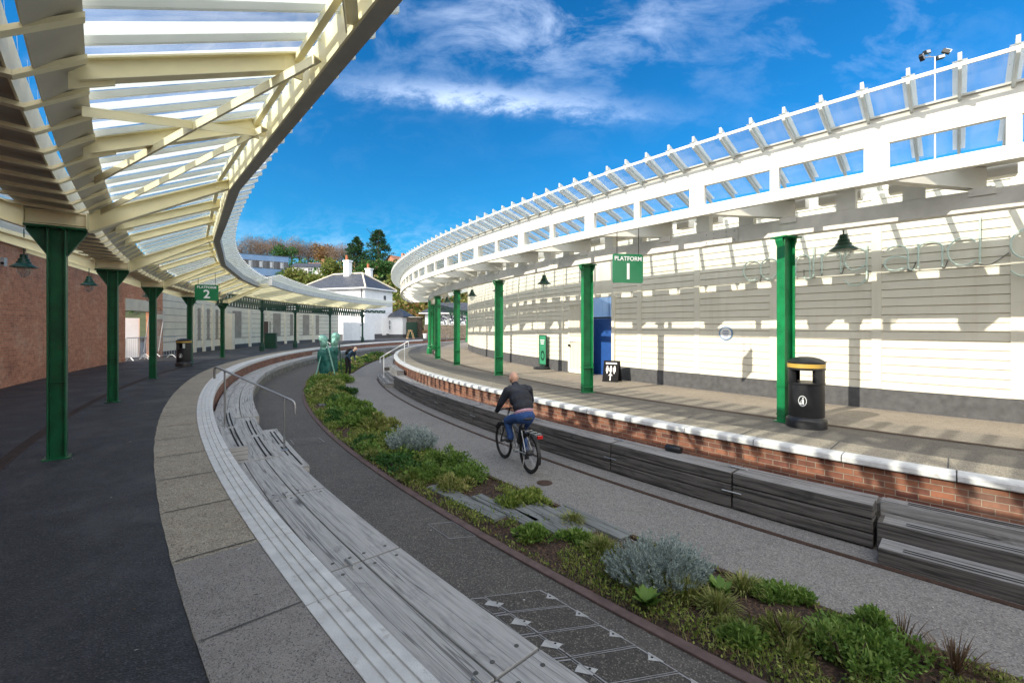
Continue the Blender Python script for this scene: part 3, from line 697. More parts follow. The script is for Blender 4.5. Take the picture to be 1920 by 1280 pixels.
RTH=[-48.95,-43.02,-37.1,-31.03,-25.11,-19.74,-7.4]
proto=None
rn=['bright green column of the right platform out beyond the right edge','bright green column standing beside the black and gold bin on the right platform','bright green column in front of the blue hoarding on the right platform','bright green column behind the cyclist, left of the mint flag sign','fourth bright green column from the right, where the platform curves','fifth bright green column from the right, nearest the far edge of the right platform','slim green column half hidden at the far end of the right platform']
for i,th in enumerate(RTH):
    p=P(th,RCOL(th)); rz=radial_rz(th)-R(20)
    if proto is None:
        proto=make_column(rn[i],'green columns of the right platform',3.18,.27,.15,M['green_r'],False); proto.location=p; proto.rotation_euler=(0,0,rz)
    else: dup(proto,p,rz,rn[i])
def iron_column(label,p,H,m,group):
    t=thing('iron_column',label,'column',p,group)
    mb=MB(); mb.lathe([(.17,0),(.17,.32),(.14,.36),(.12,.40),(.15,.43),(.15,.47),(.10,.52)],p,8); mb.build('base',m,t)
    mb=MB(); mb.lathe([(.095,.5),(.085,H-.75),(.10,H-.72),(.13,H-.68),(.10,H-.64)],p,12); mb.build('shaft',m,t,smooth=40)
    mb=MB(); mb.lathe([(.085,H-.66),(.085,H)],p,8); mb.build('head_post',m,t)
    return t
for lab,q in (('round based green iron column at the far bend of the right platform',(-5.0,27.6,0)),('second round based green iron column, just behind the first at the far bend',(-5.65,32.4,0)),('last green iron column of the right platform beside the end of the cream wall',(-4.83,49.0,0))):
    iron_column(lab,V(q),3.3,M['green_r'],'old iron columns of the right platform')

# ------------------------------------------------------------------ left canopy
def T(th,t,z): return P(th,LCOL(th)-t,z)
lcan=thing('station_canopy','cream steel butterfly canopy with glass wings over the left platform','canopy',P(-37,53.5))
lths=LTH+[-13.9]; END=-15.6
gths=[-59.5,-53.9]+LTH[:6]+[END]
def tf(t): return lambda th: LCOL(th)-t
mb=MB(); mb.sweep([(tf(-.36),3.30),(tf(-.34),3.14),(tf(.19),3.12),(tf(.19),3.14),(tf(-.32),3.16),(tf(-.34),3.30)],-60,END,.7); mb.build('trough_panel',M['soffit'],lcan)
mb=MB(); mb.sweep([(tf(.192),3.07),(tf(.206),3.07),(tf(.206),3.34),(tf(.192),3.34)],-60,END,.7); mb.build('trough_web',M['cream'],lcan)
mb=MB(); mb.sweep([(tf(.31),3.10),(tf(.52),3.30),(tf(.51),3.315),(tf(.30),3.115)],-60,END,.7); mb.build('trough_panel',M['soffit'],lcan)
th=-47.6
while th<END:
    mb=MB()
    w=.035/53.5*57.3
    def rib(a,b):
        mb.hexa([T(th-w,a[0],a[1]),T(th+w,a[0],a[1]),T(th+w,a[0],a[1]-.03),T(th-w,a[0],a[1]-.03)],[T(th-w,b[0],b[1]),T(th+w,b[0],b[1]),T(th+w,b[0],b[1]-.03),T(th-w,b[0],b[1]-.03)])
    rib((-.37,3.11),(.225,3.065)); rib((.226,3.065),(.53,3.275)); mb.build('trough_rib',M['cream'],lcan); 
    mb=MB(); mb.beam(T(th+.25,.235,3.08),T(th+.25,.215,3.45),.012,.012); mb.build('trough_stay',M['cream'],lcan)
    th+=.535
# gutter with straight runs kinked at each column
GR=1.84
mb=MB(); mb.sweep([(tf(GR),3.71),(tf(GR+.14),3.71),(tf(GR+.14),3.93),(tf(GR+.12),3.93),(tf(GR+.12),3.73),(tf(GR),3.73)],0,0,ths=gths); mb.build('gutter',M['gutter'],lcan)
mb=MB(); mb.sweep([(tf(GR+.005),3.68),(tf(GR-.012),3.68),(tf(GR-.012),3.95),(tf(GR+.005),3.95)],0,0,ths=gths); mb.build('gutter_web',M['cream'],lcan)
mb=MB(); mb.sweep([(tf(GR-.10),3.80),(tf(GR-.15),3.80),(tf(GR-.15),3.85),(tf(GR-.10),3.85)],0,0,ths=gths); mb.build('edge_angle',M['cream'],lcan)
def ibeam(mb,p0,p1,h0,h1,fw=.14,tw=.012,tfk=.016):
    mb.beam(p0,p1,fw,tfk); mb.beam(V(p0)-V((0,0,tfk+.001)),V(p1)-V((0,0,tfk+.001)),tw,h0-2*tfk-.002,h1-2*tfk-.002)
    mb.beam(V(p0)-V((0,0,h0-tfk)),V(p1)-V((0,0,h1-tfk)),fw,tfk)
for th in LTH:
    mb=MB(); mb.beam(T(th,-.27,3.08),T(th,.27,3.08),.22,.012); mb.beam(T(th,-.27,2.91),T(th,.27,2.91),.22,.012); mb.beam(T(th,-.27,3.066),T(th,.27,3.066),.16,.142); mb.build('box_beam',M['cream'],lcan)
    for q in (-.285,.275):
        mb=MB(); mb.beam(T(th,q,3.10),T(th,q+.01,3.10),.24,.21); mb.build('end_plate',M['cream'],lcan)
    mb=MB(); ibeam(mb,T(th,.29,3.12),T(th,1.86,3.86),.26,.14); mb.build('main_rafter',M['cream'],lcan)
    mb=MB(); ibeam(mb,T(th,-.29,3.12),P(th,LWALL(th)-.1,3.95),.26,.16); mb.build('main_rafter',M['cream'],lcan)
    mb=MB(); 
    for s in (-1,1):
        for k in range(3): mb.lathe([(.014,0),(.014,.02),(.001,.022)],T(th+s*.10,1.78-.05*k,3.67),6)
    mb.build('bolt',M['cream'],lcan)
sec=[]
for a,b in zip(LTH[:-1],LTH[1:]): sec += [a+(b-a)*.30,a+(b-a)*.57]
for th in sec:
    mb=MB(); p0,p1=T(th,.50,3.33),T(th,1.84,3.90)
    mb.beam(p0,p1,.10,.014); mb.beam(V(p0)-V((0,0,.015)),V(p1)-V((0,0,.015)),.014,.12); mb.beam(V(p0)-V((0,0,.136)),V(p1)-V((0,0,.136)),.10,.012); mb.build('rafter',M['cream'],lcan)
    for a,b,h0,h1,q in ((.44,.66,.20,.14,(.56,3.24)),(1.68,1.82,.16,.20,(1.75,3.72))):
        zz=3.32+(a-.44)*.41
        mb=MB(); mb.beam(T(th,a,zz),T(th,b,zz+.04),.018,h0,h1); gp=mb.build('gusset_plate',M['cream'],lcan)
        mb=MB(); mb.sphere(T(th+.03,*q),.022,n=6,m=4); mb.build('bolt',M['cream'],gp)
    mb=MB(); q0,q1=P(th,LCOL(th)+.36,3.33),P(th,LWALL(th)-.1,4.1); mb.beam(q0,q1,.09,.12); mb.build('rafter',M['cream'],lcan)
def brace(th0,t0,z0,th1,t1,z1):
    mb=MB(); p0,p1=T(th0,t0,z0),T(th1,t1,z1); mb.beam(p0,p1,.085,.010); 
    d=(p1-p0).normalized(); side=d.cross(V((0,0,1))).normalized()*.037
    mb.beam(p0+side-V((0,0,.011)),p1+side-V((0,0,.011)),.010,.06); mb.build('brace',M['cream'],lcan)
brace(-37.2,.45,3.16,-40.1,1.82,3.70); brace(-38.8,.50,3.20,-41.9,1.82,3.70); brace(-40.9,.46,3.22,-39.9,1.84,3.73); brace(-42.5,1.86,3.71,-44.6,.9,3.40)
brace(-44.5,.48,3.20,-47.5,1.82,3.70)
# glass and bars of both wings
def roof_glass(par,gl,bar,rA,zA,rB,zB,th0,th1,step,capw,bars_max=100,fin=.0,ths_g=None):
    mb=MB(); mb.sweep([(rA,zA),(rB,zB)],th0,th1,.5,ths=ths_g,closed=False); mb.build('glass_wing',gl,par)
    ths=[]; t=th0
    while t<th1-.05: ths.append(t); t+=step
    ths.append(th1)
    ev=lambda f,x: f(x) if callable(f) else f
    ths_sorted=sorted(ths,key=lambda x:abs(x+40))
    extra=MB()
    for i,x in enumerate(ths_sorted):
        mb=MB() if i<bars_max else extra
        a=P(x,ev(rA,x),zA+.035); b=P(x,ev(rB,x),zB+.035)
        sd_=(b-a).cross(V((0,0,1))).normalized()*capw/2
        mb.face([a-sd_,a+sd_,b+sd_,b-sd_]); mb.beam(a-V((0,0,.048)),b-V((0,0,.048)),.032,.05)
        if fin: mb.beam(a+V((0,0,.012)),b+V((0,0,fin)),.035,.010,fin-.002)
        if i<bars_max: mb.build('glazing_bar',bar,par)
    if extra.v:
        o=extra.build('glazing_bar',bar,par); o['kind']='stuff'
roof_glass(lcan,M['glass'],M['white_bar'],tf(.50),3.375,tf(GR+.50),4.19,-48.3,END,.4675,.17,75)
roof_glass(lcan,M['glass'],M['white_bar'],tf(-.38),3.375,lambda t:LWALL(t)-.12,4.30,-48.3,END,.935,.16,25)
# wall beam carried along the brick wall
mb=MB(); mb.sweep([(lambda t:LWALL(t)-.005,3.90),(lambda t:LWALL(t)-.12,3.90),(lambda t:LWALL(t)-.12,4.28),(lambda t:LWALL(t)-.005,4.28)],-60,-13,.7); mb.build('wall_beam',M['cream_edge'],lcan)

# ------------------------------------------------------------------ far left canopy on lattice girders
fcan=thing('station_canopy','older far left canopy with pale fascia on green lattice girders','canopy',P(0,54))
F0,F1=-15.9,12.5
mb=MB(); mb.sweep([(off(LC,-.12),3.80),(off(LC,-.30),3.80),(off(LC,-.30),4.12),(off(LC,-.12),4.12)],F0,F1,1.2); mb.build('fascia',M['gutter_far'],fcan)
mb=MB()
p=[P(F1,LC(F1)-.12,0),P(F1,LC(F1)-.30,0)]
mb.sweep([(off(LC,2.0),3.55),(off(LC,2.0),3.85)],F1,F1+.35,.35,closed=False)
mb.hexa([P(F1+.02,LC(F1)-.30,3.80),P(F1+.30,LC(F1)-.1,3.80),P(F1+.35,LC(F1)+2,3.6),P(F1+.2,LC(F1)+2,3.6)],[P(F1+.02,LC(F1)-.30,4.12),P(F1+.30,LC(F1)-.1,4.12),P(F1+.35,LC(F1)+2,3.86),P(F1+.2,LC(F1)+2,3.86)]); mb.build('fascia',M['gutter_far'],fcan)
t=F0+.2
while t<F1:
    mb=MB(); mb.beam(P(t,LCOL(t)-.1,3.56),P(t,LC(t)-.1,3.92),.10,.10); mb.build('rafter',M['cream'],fcan); t+=1.15
mb=MB(); mb.sweep([(lambda t:LCOL(t)+.1,3.46),(lambda t:LCOL(t)-.1,3.46),(lambda t:LCOL(t)-.1,3.58),(lambda t:LCOL(t)+.1,3.58)],F0,F1,1); mb.build('valley_beam',M['cream'],fcan)
roof_glass(fcan,M['glass'],M['white_bar'],lambda t:LCOL(t)-.12,3.62,off(LC,-.72),4.34,F0,F1,.41,.20,70)
roof_glass(fcan,M['glass'],M['white_bar'],lambda t:LCOL(t)+.12,3.62,lambda t:LWALL(t)-.1,4.7,F0,F1,.8,.20,30)
FCOL=[-7.6,-2.0,4.9,12.0]
def lattice(par,pa,pb,n,z0=2.80,z1=3.46,m='green_old'):
    mb=MB(); mb.beam(V((pa.x,pa.y,z1)),V((pb.x,pb.y,z1)),.10,.06); mb.beam(V((pa.x,pa.y,z0)),V((pb.x,pb.y,z0)),.10,.05); mb.build('girder_chord',M[m],par)
    mb=MB()
    for i in range(n):
        a=pa.lerp(pb,i/n); b=pa.lerp(pb,(i+1)/n); c=pa.lerp(pb,(i+.5)/n)
        for q0,q1 in ((a,c),(b,c)):
            mb.beam(V((q0.x,q0.y,z1-.05)),V((q1.x,q1.y,z0)),.02,.17,.17,drop=False)
    mb.build('girder_lattice',M[m],par)
seq=[END-.2]+FCOL
for a,b in zip(seq[:-1],seq[1:]): lattice(fcan,P(a,LCOL(a)),P(b,LCOL(b)),17)
p=P(12.0,LCOL(12.0)); q=P(15.2,LCOL(13)-1.2)
lattice(fcan,p,p.lerp(q,.95),5,3.2,3.45)
ln=['dark green iron column of the far left canopy beside the green cabinet','dark green iron column of the far left canopy with large bracket, near the brown door','dark green iron column of the far left canopy behind the draped statue','last dark green iron column of the far left canopy, in front of the white hoarding']
for lab,th in zip(ln,FCOL):
    p=P(th,LCOL(th)); t=iron_column(lab,p,3.45,M['green_old'],'iron columns of the far left canopy')
    for s in (-1,1):
        mb=MB(); d=(P(th+1,LCOL(th))-p).normalized()*s
        mb.hexa([p+d*.09+V((0,-.02,2.55)),p+d*.09+V((0,.02,2.55)),p+d*.09+V((0,.02,2.95)),p+d*.09+V((0,-.02,2.95))],[p+d*.5+V((0,-.02,2.88)),p+d*.5+V((0,.02,2.88)),p+d*.5+V((0,.02,2.95)),p+d*.5+V((0,-.02,2.95))]); mb.build('bracket',M['green_old'],t)

# ------------------------------------------------------------------ right canopy
rcan=thing('station_canopy','white timber and glass canopy sweeping along the right platform','canopy',P(-36,44))
RF=off(RCO,-.36); RG=off(RCO,.16); A0,A1=-60,-2.5
mb=MB(); mb.sweep([(RF,3.98),(off(RF,-.07),3.98),(off(RF,-.07),4.33),(RF,4.33)],A0,A1,.6); mb.build('upper_fascia',M['cream_edge'],rcan)
mb=MB(); mb.sweep([(off(RF,.03),4.32),(off(RF,-.05),4.335),(off(RF,-.05),4.36),(off(RF,.03),4.345)],A0,A1,.6); mb.build('fascia_capping',M['cream_edge'],rcan)
mb=MB(); mb.sweep([(RF,3.50),(off(RF,-.09),3.50),(off(RF,-.09),3.66),(RF,3.66)],A0,A1,.6); mb.build('lower_fascia',M['cream_edge'],rcan)
t=-44.85-3.0*5; k=0
while t<A1:
    for dt,w in ((0,.26),(1.5,.12)):
        a=w/45.6*57.3/2; tt=t+dt
        mb=MB(); mb.sweep([(off(RF,-.008),3.658),(off(RF,-.085),3.658),(off(RF,-.085),3.985),(off(RF,-.008),3.985)],tt-a,tt+a,ths=[tt-a,tt+a])
        if dt==0: mb.beam(P(tt+a-.05,RF(tt)-.09,3.985),P(tt+a-.05,RF(tt)-.28,3.985),.10,.32)
        mb.build('fascia_post',M['cream_edge'],rcan)
    b0=t-1.25
    pb=P(b0,RCOL(b0)+.08,3.66); pf=P(t+.02,RF(t)-.10,3.70)
    mb=MB(); mb.beam(P(b0,RCOL(b0)-.13,3.835),pf,.13,.30,.16); mb.build('raking_beam',M['cream_edge'],rcan)
    # boarded soffit wedge beside the raking beam
    for q in (.9,1.95):
        tt=b0+q; mb=MB(); mb.box(P(tt,RCOL(tt)+.01,3.670),(.17,.25,.335),radial_rz(tt)); mb.build('stub_post',M['cream_edge'],rcan)
    mb=MB(); mb.box(P(b0,RCOL(b0)+.115,3.47),(.02,.26,.10),radial_rz(b0)); mb.box(P(b0,RCOL(b0)+.08,3.525),(.10,.18,.012),radial_rz(b0)); mb.build('steel_shoe',M['beam_grey'],rcan)
    t+=3.0
# wallplate beam on the columns, in lengths with bolted splice plates
cuts=[-60,-53.5]+[x-.0 for x in (-47.55,-41.6,-35.7,-29.6,-23.7,-18.3,-12.5,-7.0,A1)]
for a,b in zip(cuts[:-1],cuts[1:]):
    mb=MB(); mb.sweep([(lambda t:RCOL(t)+.10,3.215),(lambda t:RCOL(t)-.10,3.215),(lambda t:RCOL(t)-.10,3.50),(lambda t:RCOL(t)+.10,3.50)],a+.01,b-.01,.6); mb.build('main_beam',M['beam_grey'],rcan,bevel=.006)
for b in cuts[1:-1]:
    mb=MB(); mb.box(P(b,RCOL(b)+.106,3.355),(.010,.66,.26),radial_rz(b)); pl_=mb.build('splice_plate',M['beam_grey'],rcan)
    mb=MB(); d=(P(b+.1,44)-P(b-.1,44)).normalized(); o_=(P(b,45)-P(b,44)).normalized()
    for x in (-.26,-.12,.12,.26):
        for z in (3.27,3.35,3.43):
            if abs(x)<.2 or z!=3.35: mb.sphere(P(b,RCOL(b)+.114,z)+d*x,.013,n=6,m=4)
    mb.build('bolt',M['galv'],pl_)
# boarded valley between the two glass wings
mb=MB(); mb.sweep([(lambda t:RCOL(t)+.45,3.84),(lambda t:RCOL(t)-.12,3.84),(lambda t:RCOL(t)-.12,3.87),(lambda t:RCOL(t)+.45,3.87)],A0,A1,.6); mb.build('valley_soffit',M['cream_edge'],rcan)
mb=MB(); mb.sweep([(lambda t:RCOL(t)-.56,3.82),(lambda t:RCOL(t)-1.08,3.95),(lambda t:RCOL(t)-1.08,3.98),(lambda t:RCOL(t)-.56,3.85)],A0,A1,.6); mb.build('roof_board',M['cream_edge'],rcan)  # added board, placed and sized to cast the shade band on the wall
t=A0+.4; rr=random.Random(3)
while t<A1-1:
    L=rr.choice((.35,.5,.75)); mb=MB(); mb.sweep([(lambda t:RCOL(t)-.15,3.70),(lambda t:RCOL(t)-.40,3.72),(lambda t:RCOL(t)-.40,3.88),(lambda t:RCOL(t)-.15,3.86)],t,t+L,L); mb.build('packing_block',M['cream_edge'],rcan); t+=L+rr.choice((.25,.45,.6))  # added blocks, spaced so sunlight reaches the wall in dashes
roof_glass(rcan,M['glass_r'],M['white_bar'],lambda t:RCOL(t)+.40,3.99,RG,4.505,-58,A1,.53,.12,82,fin=.085)
roof_glass(rcan,M['glass_r'],M['white_bar'],lambda t:RCOL(t)-.20,3.91,lambda t:RWALL(t)+.05,4.50,-58,A1,1.06,.09,18)
mb=MB(); mb.sweep([(RG,4.475),(off(RG,-.02),4.475),(off(RG,-.02),4.515),(RG,4.515)],-58,A1,.53); mb.build('glass_edge_trim',M['cream_edge'],rcan)
lattice(rcan,V((-4.9,49,0)),V((-6.9,50,0)),6,2.9,3.45)
lattice(rcan,V((-5.65,32.4,0)),V((-4.9,49,0)),24,2.9,3.3)
mb=MB()

# ------------------------------------------------------------------ walls
def wall(name,label,cat,rf,th0,th1,z0,z1,thick,m,step=.7,parent=None):
    mb=MB(); mb.sweep([(rf,z0),(rf,z1),(off(rf,thick),z1),(off(rf,thick),z0)],th0,th1,step)
    o=mb.build(name,m,parent)
    return o
WT=4.98
bw=thing('brick_wall','long pale red brick wall behind the green columns on the left','wall',P(-28,57))
wall('wall','', '',LWALL,-75,-16.7,-.1,WT,.4,M['brick_left'],parent=bw)
wall('wall','', '',LWALL,-16.7,-13.75,2.42,WT,.4,M['brick_left'],parent=bw)
wall('wall','', '',off(LWALL,-.06),-13.75,-13.1,-.1,WT,.5,M['brick_left'],parent=bw)
mb=MB(); mb.sweep([(off(LWALL,-.05),2.42),(off(LWALL,-.05),2.98),(off(LWALL,.35),2.98),(off(LWALL,.35),2.42)],-16.75,-13.8,.7); mb.build('concrete_lintel',M['stucco'],bw)
mb=MB(); mb.sweep([(off(LWALL,-.12),2.05),(off(LWALL,-.12),2.3),(off(LWALL,.0),2.3),(off(LWALL,.0),2.05)],-13.85,-13.2,.7); mb.build('sign_plate',M['stucco'],bw)
# yard behind the opening
yd=P(-15.4,62.5)
o=thing('white_wall','white rendered boundary wall lit by the sun behind the brick opening','wall',P(-14,60.5))
mb=MB(); mb.beam(P(-13.4,58.6,2.1),P(-14.2,62.5,2.1),.2,2.2); mb.build('wall',M['render'],o)
o=thing('garden_wall','low brick wall with white coping far behind the opening','wall',P(-15,63))
mb=MB(); mb.beam(P(-12,62.6,1.2),P(-19,62.6,1.2),.3,1.4); mb.build('wall',M['brick_left'],o)
mb=MB(); mb.beam(P(-12,62.6,2.25),P(-19,62.6,2.25),.12,.5); mb.build('panel',M['render'],o)
# cream precast wall of the far left platform
cwj=None
cw=thing('precast_wall','cream precast concrete wall with pilasters along the far left platform','wall',P(0,58.4))
mb=MB()
prof=[(LWALL,.30)]
z=.30; bands=[.75,.80,1.1,1.5,1.9,2.3,2.7,3.1,3.5]
prof=[(LWALL,.28)]
for zb in bands: prof += [(LWALL,zb-.018),(off(LWALL,.03),zb-.016),(off(LWALL,.03),zb+.016),(LWALL,zb+.018)]
prof += [(LWALL,3.95),(off(LWALL,.4),3.95),(off(LWALL,.4),.28)]
mb.sweep(prof,-13.1,13.8,1.0); mb.build('wall',M['stucco'],cw)
mb=MB()
for zb in bands: mb.sweep([(off(LWALL,-.003),zb-.016),(off(LWALL,-.003),zb+.016)],-13.1,13.8,1.0,closed=False)
mb.build('panel_joint',M['stucco_dk'],cw)
mb=MB(); mb.sweep([(off(LWALL,.0),-.1),(off(LWALL,.0),.278),(off(LWALL,.3),.278),(off(LWALL,.3),-.1)],-13.1,13.8,1.0); mb.build('plinth',M['plinth'],cw)
for a,b in ((-10.0,-9.5),(-8.5,-8.1),(-7.2,-6.8),(-5.9,-5.5),(-3.3,-1.9),(1.2,1.8),(3.3,4.6),(6.2,6.7),(8.2,9.2),(10.2,10.7)):
    mb=MB(); mb.sweep([(off(LWALL,-.012),.78),(off(LWALL,-.012),2.85),(off(LWALL,.02),2.85),(off(LWALL,.02),.78)],a,b,.5); mb.build('recessed_panel',M['stucco_dk'],cw)
for a in (-9.0,-7.7,-6.4,-4.4,-.6,2.5,5.4,7.4,9.8):
    mb=MB(); mb.sweep([(off(LWALL,-.09),-.02),(off(LWALL,-.09),3.1),(off(LWALL,.0),3.1),(off(LWALL,.0),-.02)],a-.16,a+.16,.2); mb.build('pilaster',M['stucco'],cw)
mb=MB(); mb.beam(P(-4.95,LWALL(-5)-.02,2.6),P(-4.95,LWALL(-5)-.8,2.6),.4,2.6); mb.build('projecting_pier',M['stucco'],cw)
o=thing('timber_door','brown timber door in the cream wall of the far left platform','door',P(2.2,58.6))
mb=MB(); mb.box(P(2.2,LWALL(2.2)-.03,1.05),(.08,.95,2.1),radial_rz(2.2)); mb.build('leaf',M['brown'],o)
mb=MB(); mb.sphere(P(2.6,LWALL(2.6)-.12,1.0),.04); mb.build('handle',M['steel'],o)
# right wall: cream boards
rw=thing('boarded_wall','cream painted boarded wall with dark plinth behind the right platform','wall',P(-36,41.2))
prof=[(RWALL,.40)]; z=.40
while z<4.5:
    z1=min(z+.165,4.55)
    prof += [(off(RWALL,.014),z+.005),(off(RWALL,.004),z1-.010),(off(RWALL,-.02),z1-.006)] ; z=z1
prof += [(off(RWALL,-.2),4.55),(off(RWALL,-.2),.40)]
OP0,OP1=-34.85,-33.25
for a,b,zc in ((-60,OP0,None),(OP1,-2.6,None)):
    mb=MB(); mb.sweep(prof,a,b,.6); mb.build('boarding',M['clad'],rw)
    mb=MB(); mb.sweep([(off(RWALL,.03),-.05),(off(RWALL,.03),.398),(off(RWALL,-.2),.398),(off(RWALL,-.2),-.05)],a,b,.6); mb.build('plinth',M['plinth'],rw)
mb=MB(); mb.sweep([(RWALL,2.62),(RWALL,4.55),(off(RWALL,-.2),4.55),(off(RWALL,-.2),2.62)],OP0,OP1,.4); mb.build('boarding',M['clad'],rw)
for x in (OP0-.06,OP1+.06):
    mb=MB(); mb.box(P(x,RWALL(x)+.02,1.3),(.10,.12,2.68),radial_rz(x)); mb.build('door_post',M['clad'],rw)
t=-57.3
while t<-3:
    if not (OP0-.4<t<OP1+.4):
        mb=MB(); mb.box(P(t,RWALL(t)+.014,2.47),(.028,.16,4.12),radial_rz(t)); mb.build('cover_strip',M['clad'],rw)
    t+=2.62
mb=MB(); mb.sweep([(off(RWALL,.10),-.05),(off(RWALL,.10),4.55),(off(RWALL,-.3),4.55),(off(RWALL,-.3),-.05)],-2.6,-2.2,.4); mb.build('end_post',M['clad'],rw)
mb=MB(); mb.beam(P(-2.4,40.35,4.5),P(-2.4,31,4.5),.2,4.5); mb.build('return_wall',M['clad'],rw)
# door leaf
o=thing('boarded_door','cream boarded door standing ajar beside the blue hoarding','door',P(-33.1,41))
for zz0,zz1 in ((.06,1.10),(1.32,2.42)):
    mb=MB()
    mb.sweep([(off(RWALL,.03),zz0),(off(RWALL,.06),zz0),(off(RWALL,.06),zz1),(off(RWALL,.03),zz1)],-33.1,-31.85,.3)
    for k in range(11):
        x=-33.0+.11*k; mb.box(P(x,RWALL(x)+.068,(zz0+zz1)/2),(.018,.055,zz1-zz0-.04),radial_rz(x))
    mb.build('boarded_panel',M['clad'],o)
mb=MB()
for x in (-33.12,-31.82): mb.box(P(x,RWALL(x)+.065,1.28),(.05,.11,2.48),radial_rz(x))
for zc in (.08,1.21,2.47): mb.box(P(-32.47,RWALL(-32.5)+.067,zc),(.05,.86,.12 if zc!=1.21 else .2),radial_rz(-32.5))
mb.build('frame',M['clad'],o)
mb=MB(); mb.sphere(P(-31.9,RWALL(-32)+.13,.98),.045); mb.build('handle',M['grip'],o)
# beyond the opening
o=thing('blue_hoarding','deep blue painted hoarding panel filling the opening in the cream wall','hoarding',P(-34,40.5))
mb=MB(); mb.beam(P(-35.6,40.55,1.92),P(-32.6,40.55,1.92),.06,1.95); mb.build('panel',M['blue'],o)
mb=MB(); mb.beam(P(-35.6,40.55,1.98),P(-32.6,40.55,1.98),.10,.05); mb.build('top_rail',M['grip'],o)
o=thing('grey_container','pale grey cabin seen above the blue hoarding','cabin',P(-30,33))
p=V((5.0,21,0)); mb=MB(); mb.box(p+V((-.75,1,1.6)),(2.2,3,3.2),.2); mb.build('body',M['blue_render'],o)
for k in range(6):
    mb=MB(); mb.box(p+V((-1.6+.34*k,-.55,1.6)),(.06,.05,3.1),.2); mb.build('rib',M['blue_render'],o)
o=thing('red_roofed_house','small white house with orange roof glimpsed above the blue hoarding','house',V((8,30,0)))
mb=MB(); mb.box((8.2,30,1.6),(3.5,3,3.6)); mb.build('wall',M['render'],o)
mb=MB(); mb.face([(6.2,28.3,3.3),(10.2,28.3,3.3),(9.4,30,5),(7,30,5)]); mb.face([(6.2,31.7,3.3),(7,30,5),(9.4,30,5),(10.2,31.7,3.3)]); mb.build('roof',M['tile_far'],o)
for x in (7.1,8.6):
    mb=MB(); mb.box((x,28.46,2.3),(.6,.06,.9)); mb.build('window',M['win'],o)

# ------------------------------------------------------------------ lamps, signs, bins
def make_lamp(label,group,H):
    t=thing('hanging_lamp',label,'lamp',(0,0,0),group)
    mb=MB(); mb.tube([(0,0,.36),(0,0,H)],.013,6); mb.build('drop_rod',M['lamp_green'],t)
    mb=MB(); mb.lathe([(.02,.37),(.075,.36),(.085,.26),(.11,.25),(.12,.18),(.15,.165),(.155,.12),(.20,.085),(.27,.03),(.275,.015),(.26,.02),(.15,.06),(.0,.07)],n=20,caps=False); mb.build('lamp_shade',M['lamp_green'],t,smooth=35)
    mb=MB(); mb.lathe([(.135,.03),(.14,-.03),(.12,-.13),(.075,-.21),(.02,-.25),(.0,-.252)],n=18,caps=False); mb.build('glass_globe',M['lamp_glass'],t,smooth=60)
    t.scale=(.78,.78,.78); return t
ll=[(-31.2,'green hanging lamp nearest the camera against the brick wall'),(-26.3,'second green hanging lamp, between the first and second columns from the left'),(-20.2,'third green hanging lamp above the brick wall opening'),(-14.6,'farthest green lamp under the left canopy by the cream wall')]
pl_=None
for th,lab in ll:
    p=P(th,LCOL(th)+1.45,2.86)
    if pl_ is None: pl_=make_lamp(lab,'hanging lamps of the left platform',1.05); pl_.location=p
    else: dup(pl_,p,0,lab)
rl=[(-43.95,'green hanging lamp in front of the neon lettering'),(-33.6,'green hanging lamp left of the hanging platform 1 sign'),(-29.3,'green hanging lamp behind the third column from the bin'),(-25.4,'smaller looking green lamp left of the fourth right column'),(-22.3,'far green lamp at the bend of the right canopy'),(-18.6,'farthest green lamp of the right canopy')]
pl_=None
for th,lab in rl:
    p=P(th,RCOL(th)-.62,2.95)
    if pl_ is None: pl_=make_lamp(lab,'hanging lamps of the right platform',.98); pl_.location=p
    else: dup(pl_,p,0,lab)
def text_mesh(s,size,depth=.004,bold=0.0,align='CENTER',space=1.0):
    c=bpy.data.curves.new('txt','FONT'); c.body=s; c.size=size; c.extrude=depth/2; c.align_x=align; c.align_y='CENTER'; c.offset=bold; c.space_character=space; c.resolution_u=3
    o=bpy.data.objects.new('txt',c); COL.objects.link(o); dg=bpy.context.evaluated_depsgraph_get(); dg.update()
    me=bpy.data.meshes.new_from_object(o.evaluated_get(dg)); bpy.data.objects.remove(o); return me
def put_text(name,s,size,m,M4,parent,bold=0.0,space=1.0,depth=.004):
    me=text_mesh(s,size,depth,bold,space=space); me.transform(M4); me.materials.clear(); me.materials.append(m); return link(name,me,parent)
def face_matrix(c,nrm):       # local x right, y up, z towards nrm
    z=V(nrm).normalized(); x=V((0,0,1)).cross(z).normalized(); y=z.cross(x)
    return Matrix(((x.x,y.x,z.x,c[0]),(x.y,y.y,z.y,c[1]),(x.z,y.z,z.z,c[2]),(0,0,0,1)))
def xf(mb,M4):
    mb.v=[M4@v for v in mb.v]; return mb
def rounded(w,h,r,d,n=5):
    mb=MB(); pts=[]
    for cx,cy,a0 in ((w/2-r,h/2-r,0),(-w/2+r,h/2-r,90),(-w/2+r,-h/2+r,180),(w/2-r,-h/2+r,270)):
        for k in range(n+1): a=R(a0+90*k/n); pts.append((cx+r*cos(a),cy+r*sin(a)))
    f=[V((x,y,d/2)) for x,y in pts]; b=[V((x,y,-d/2)) for x,y in pts]
    mb.face(f); mb.face(b[::-1])
    for i in range(len(pts)):
        j=(i+1)%len(pts); mb.face([b[i],b[j],f[j],f[i]])
    return mb
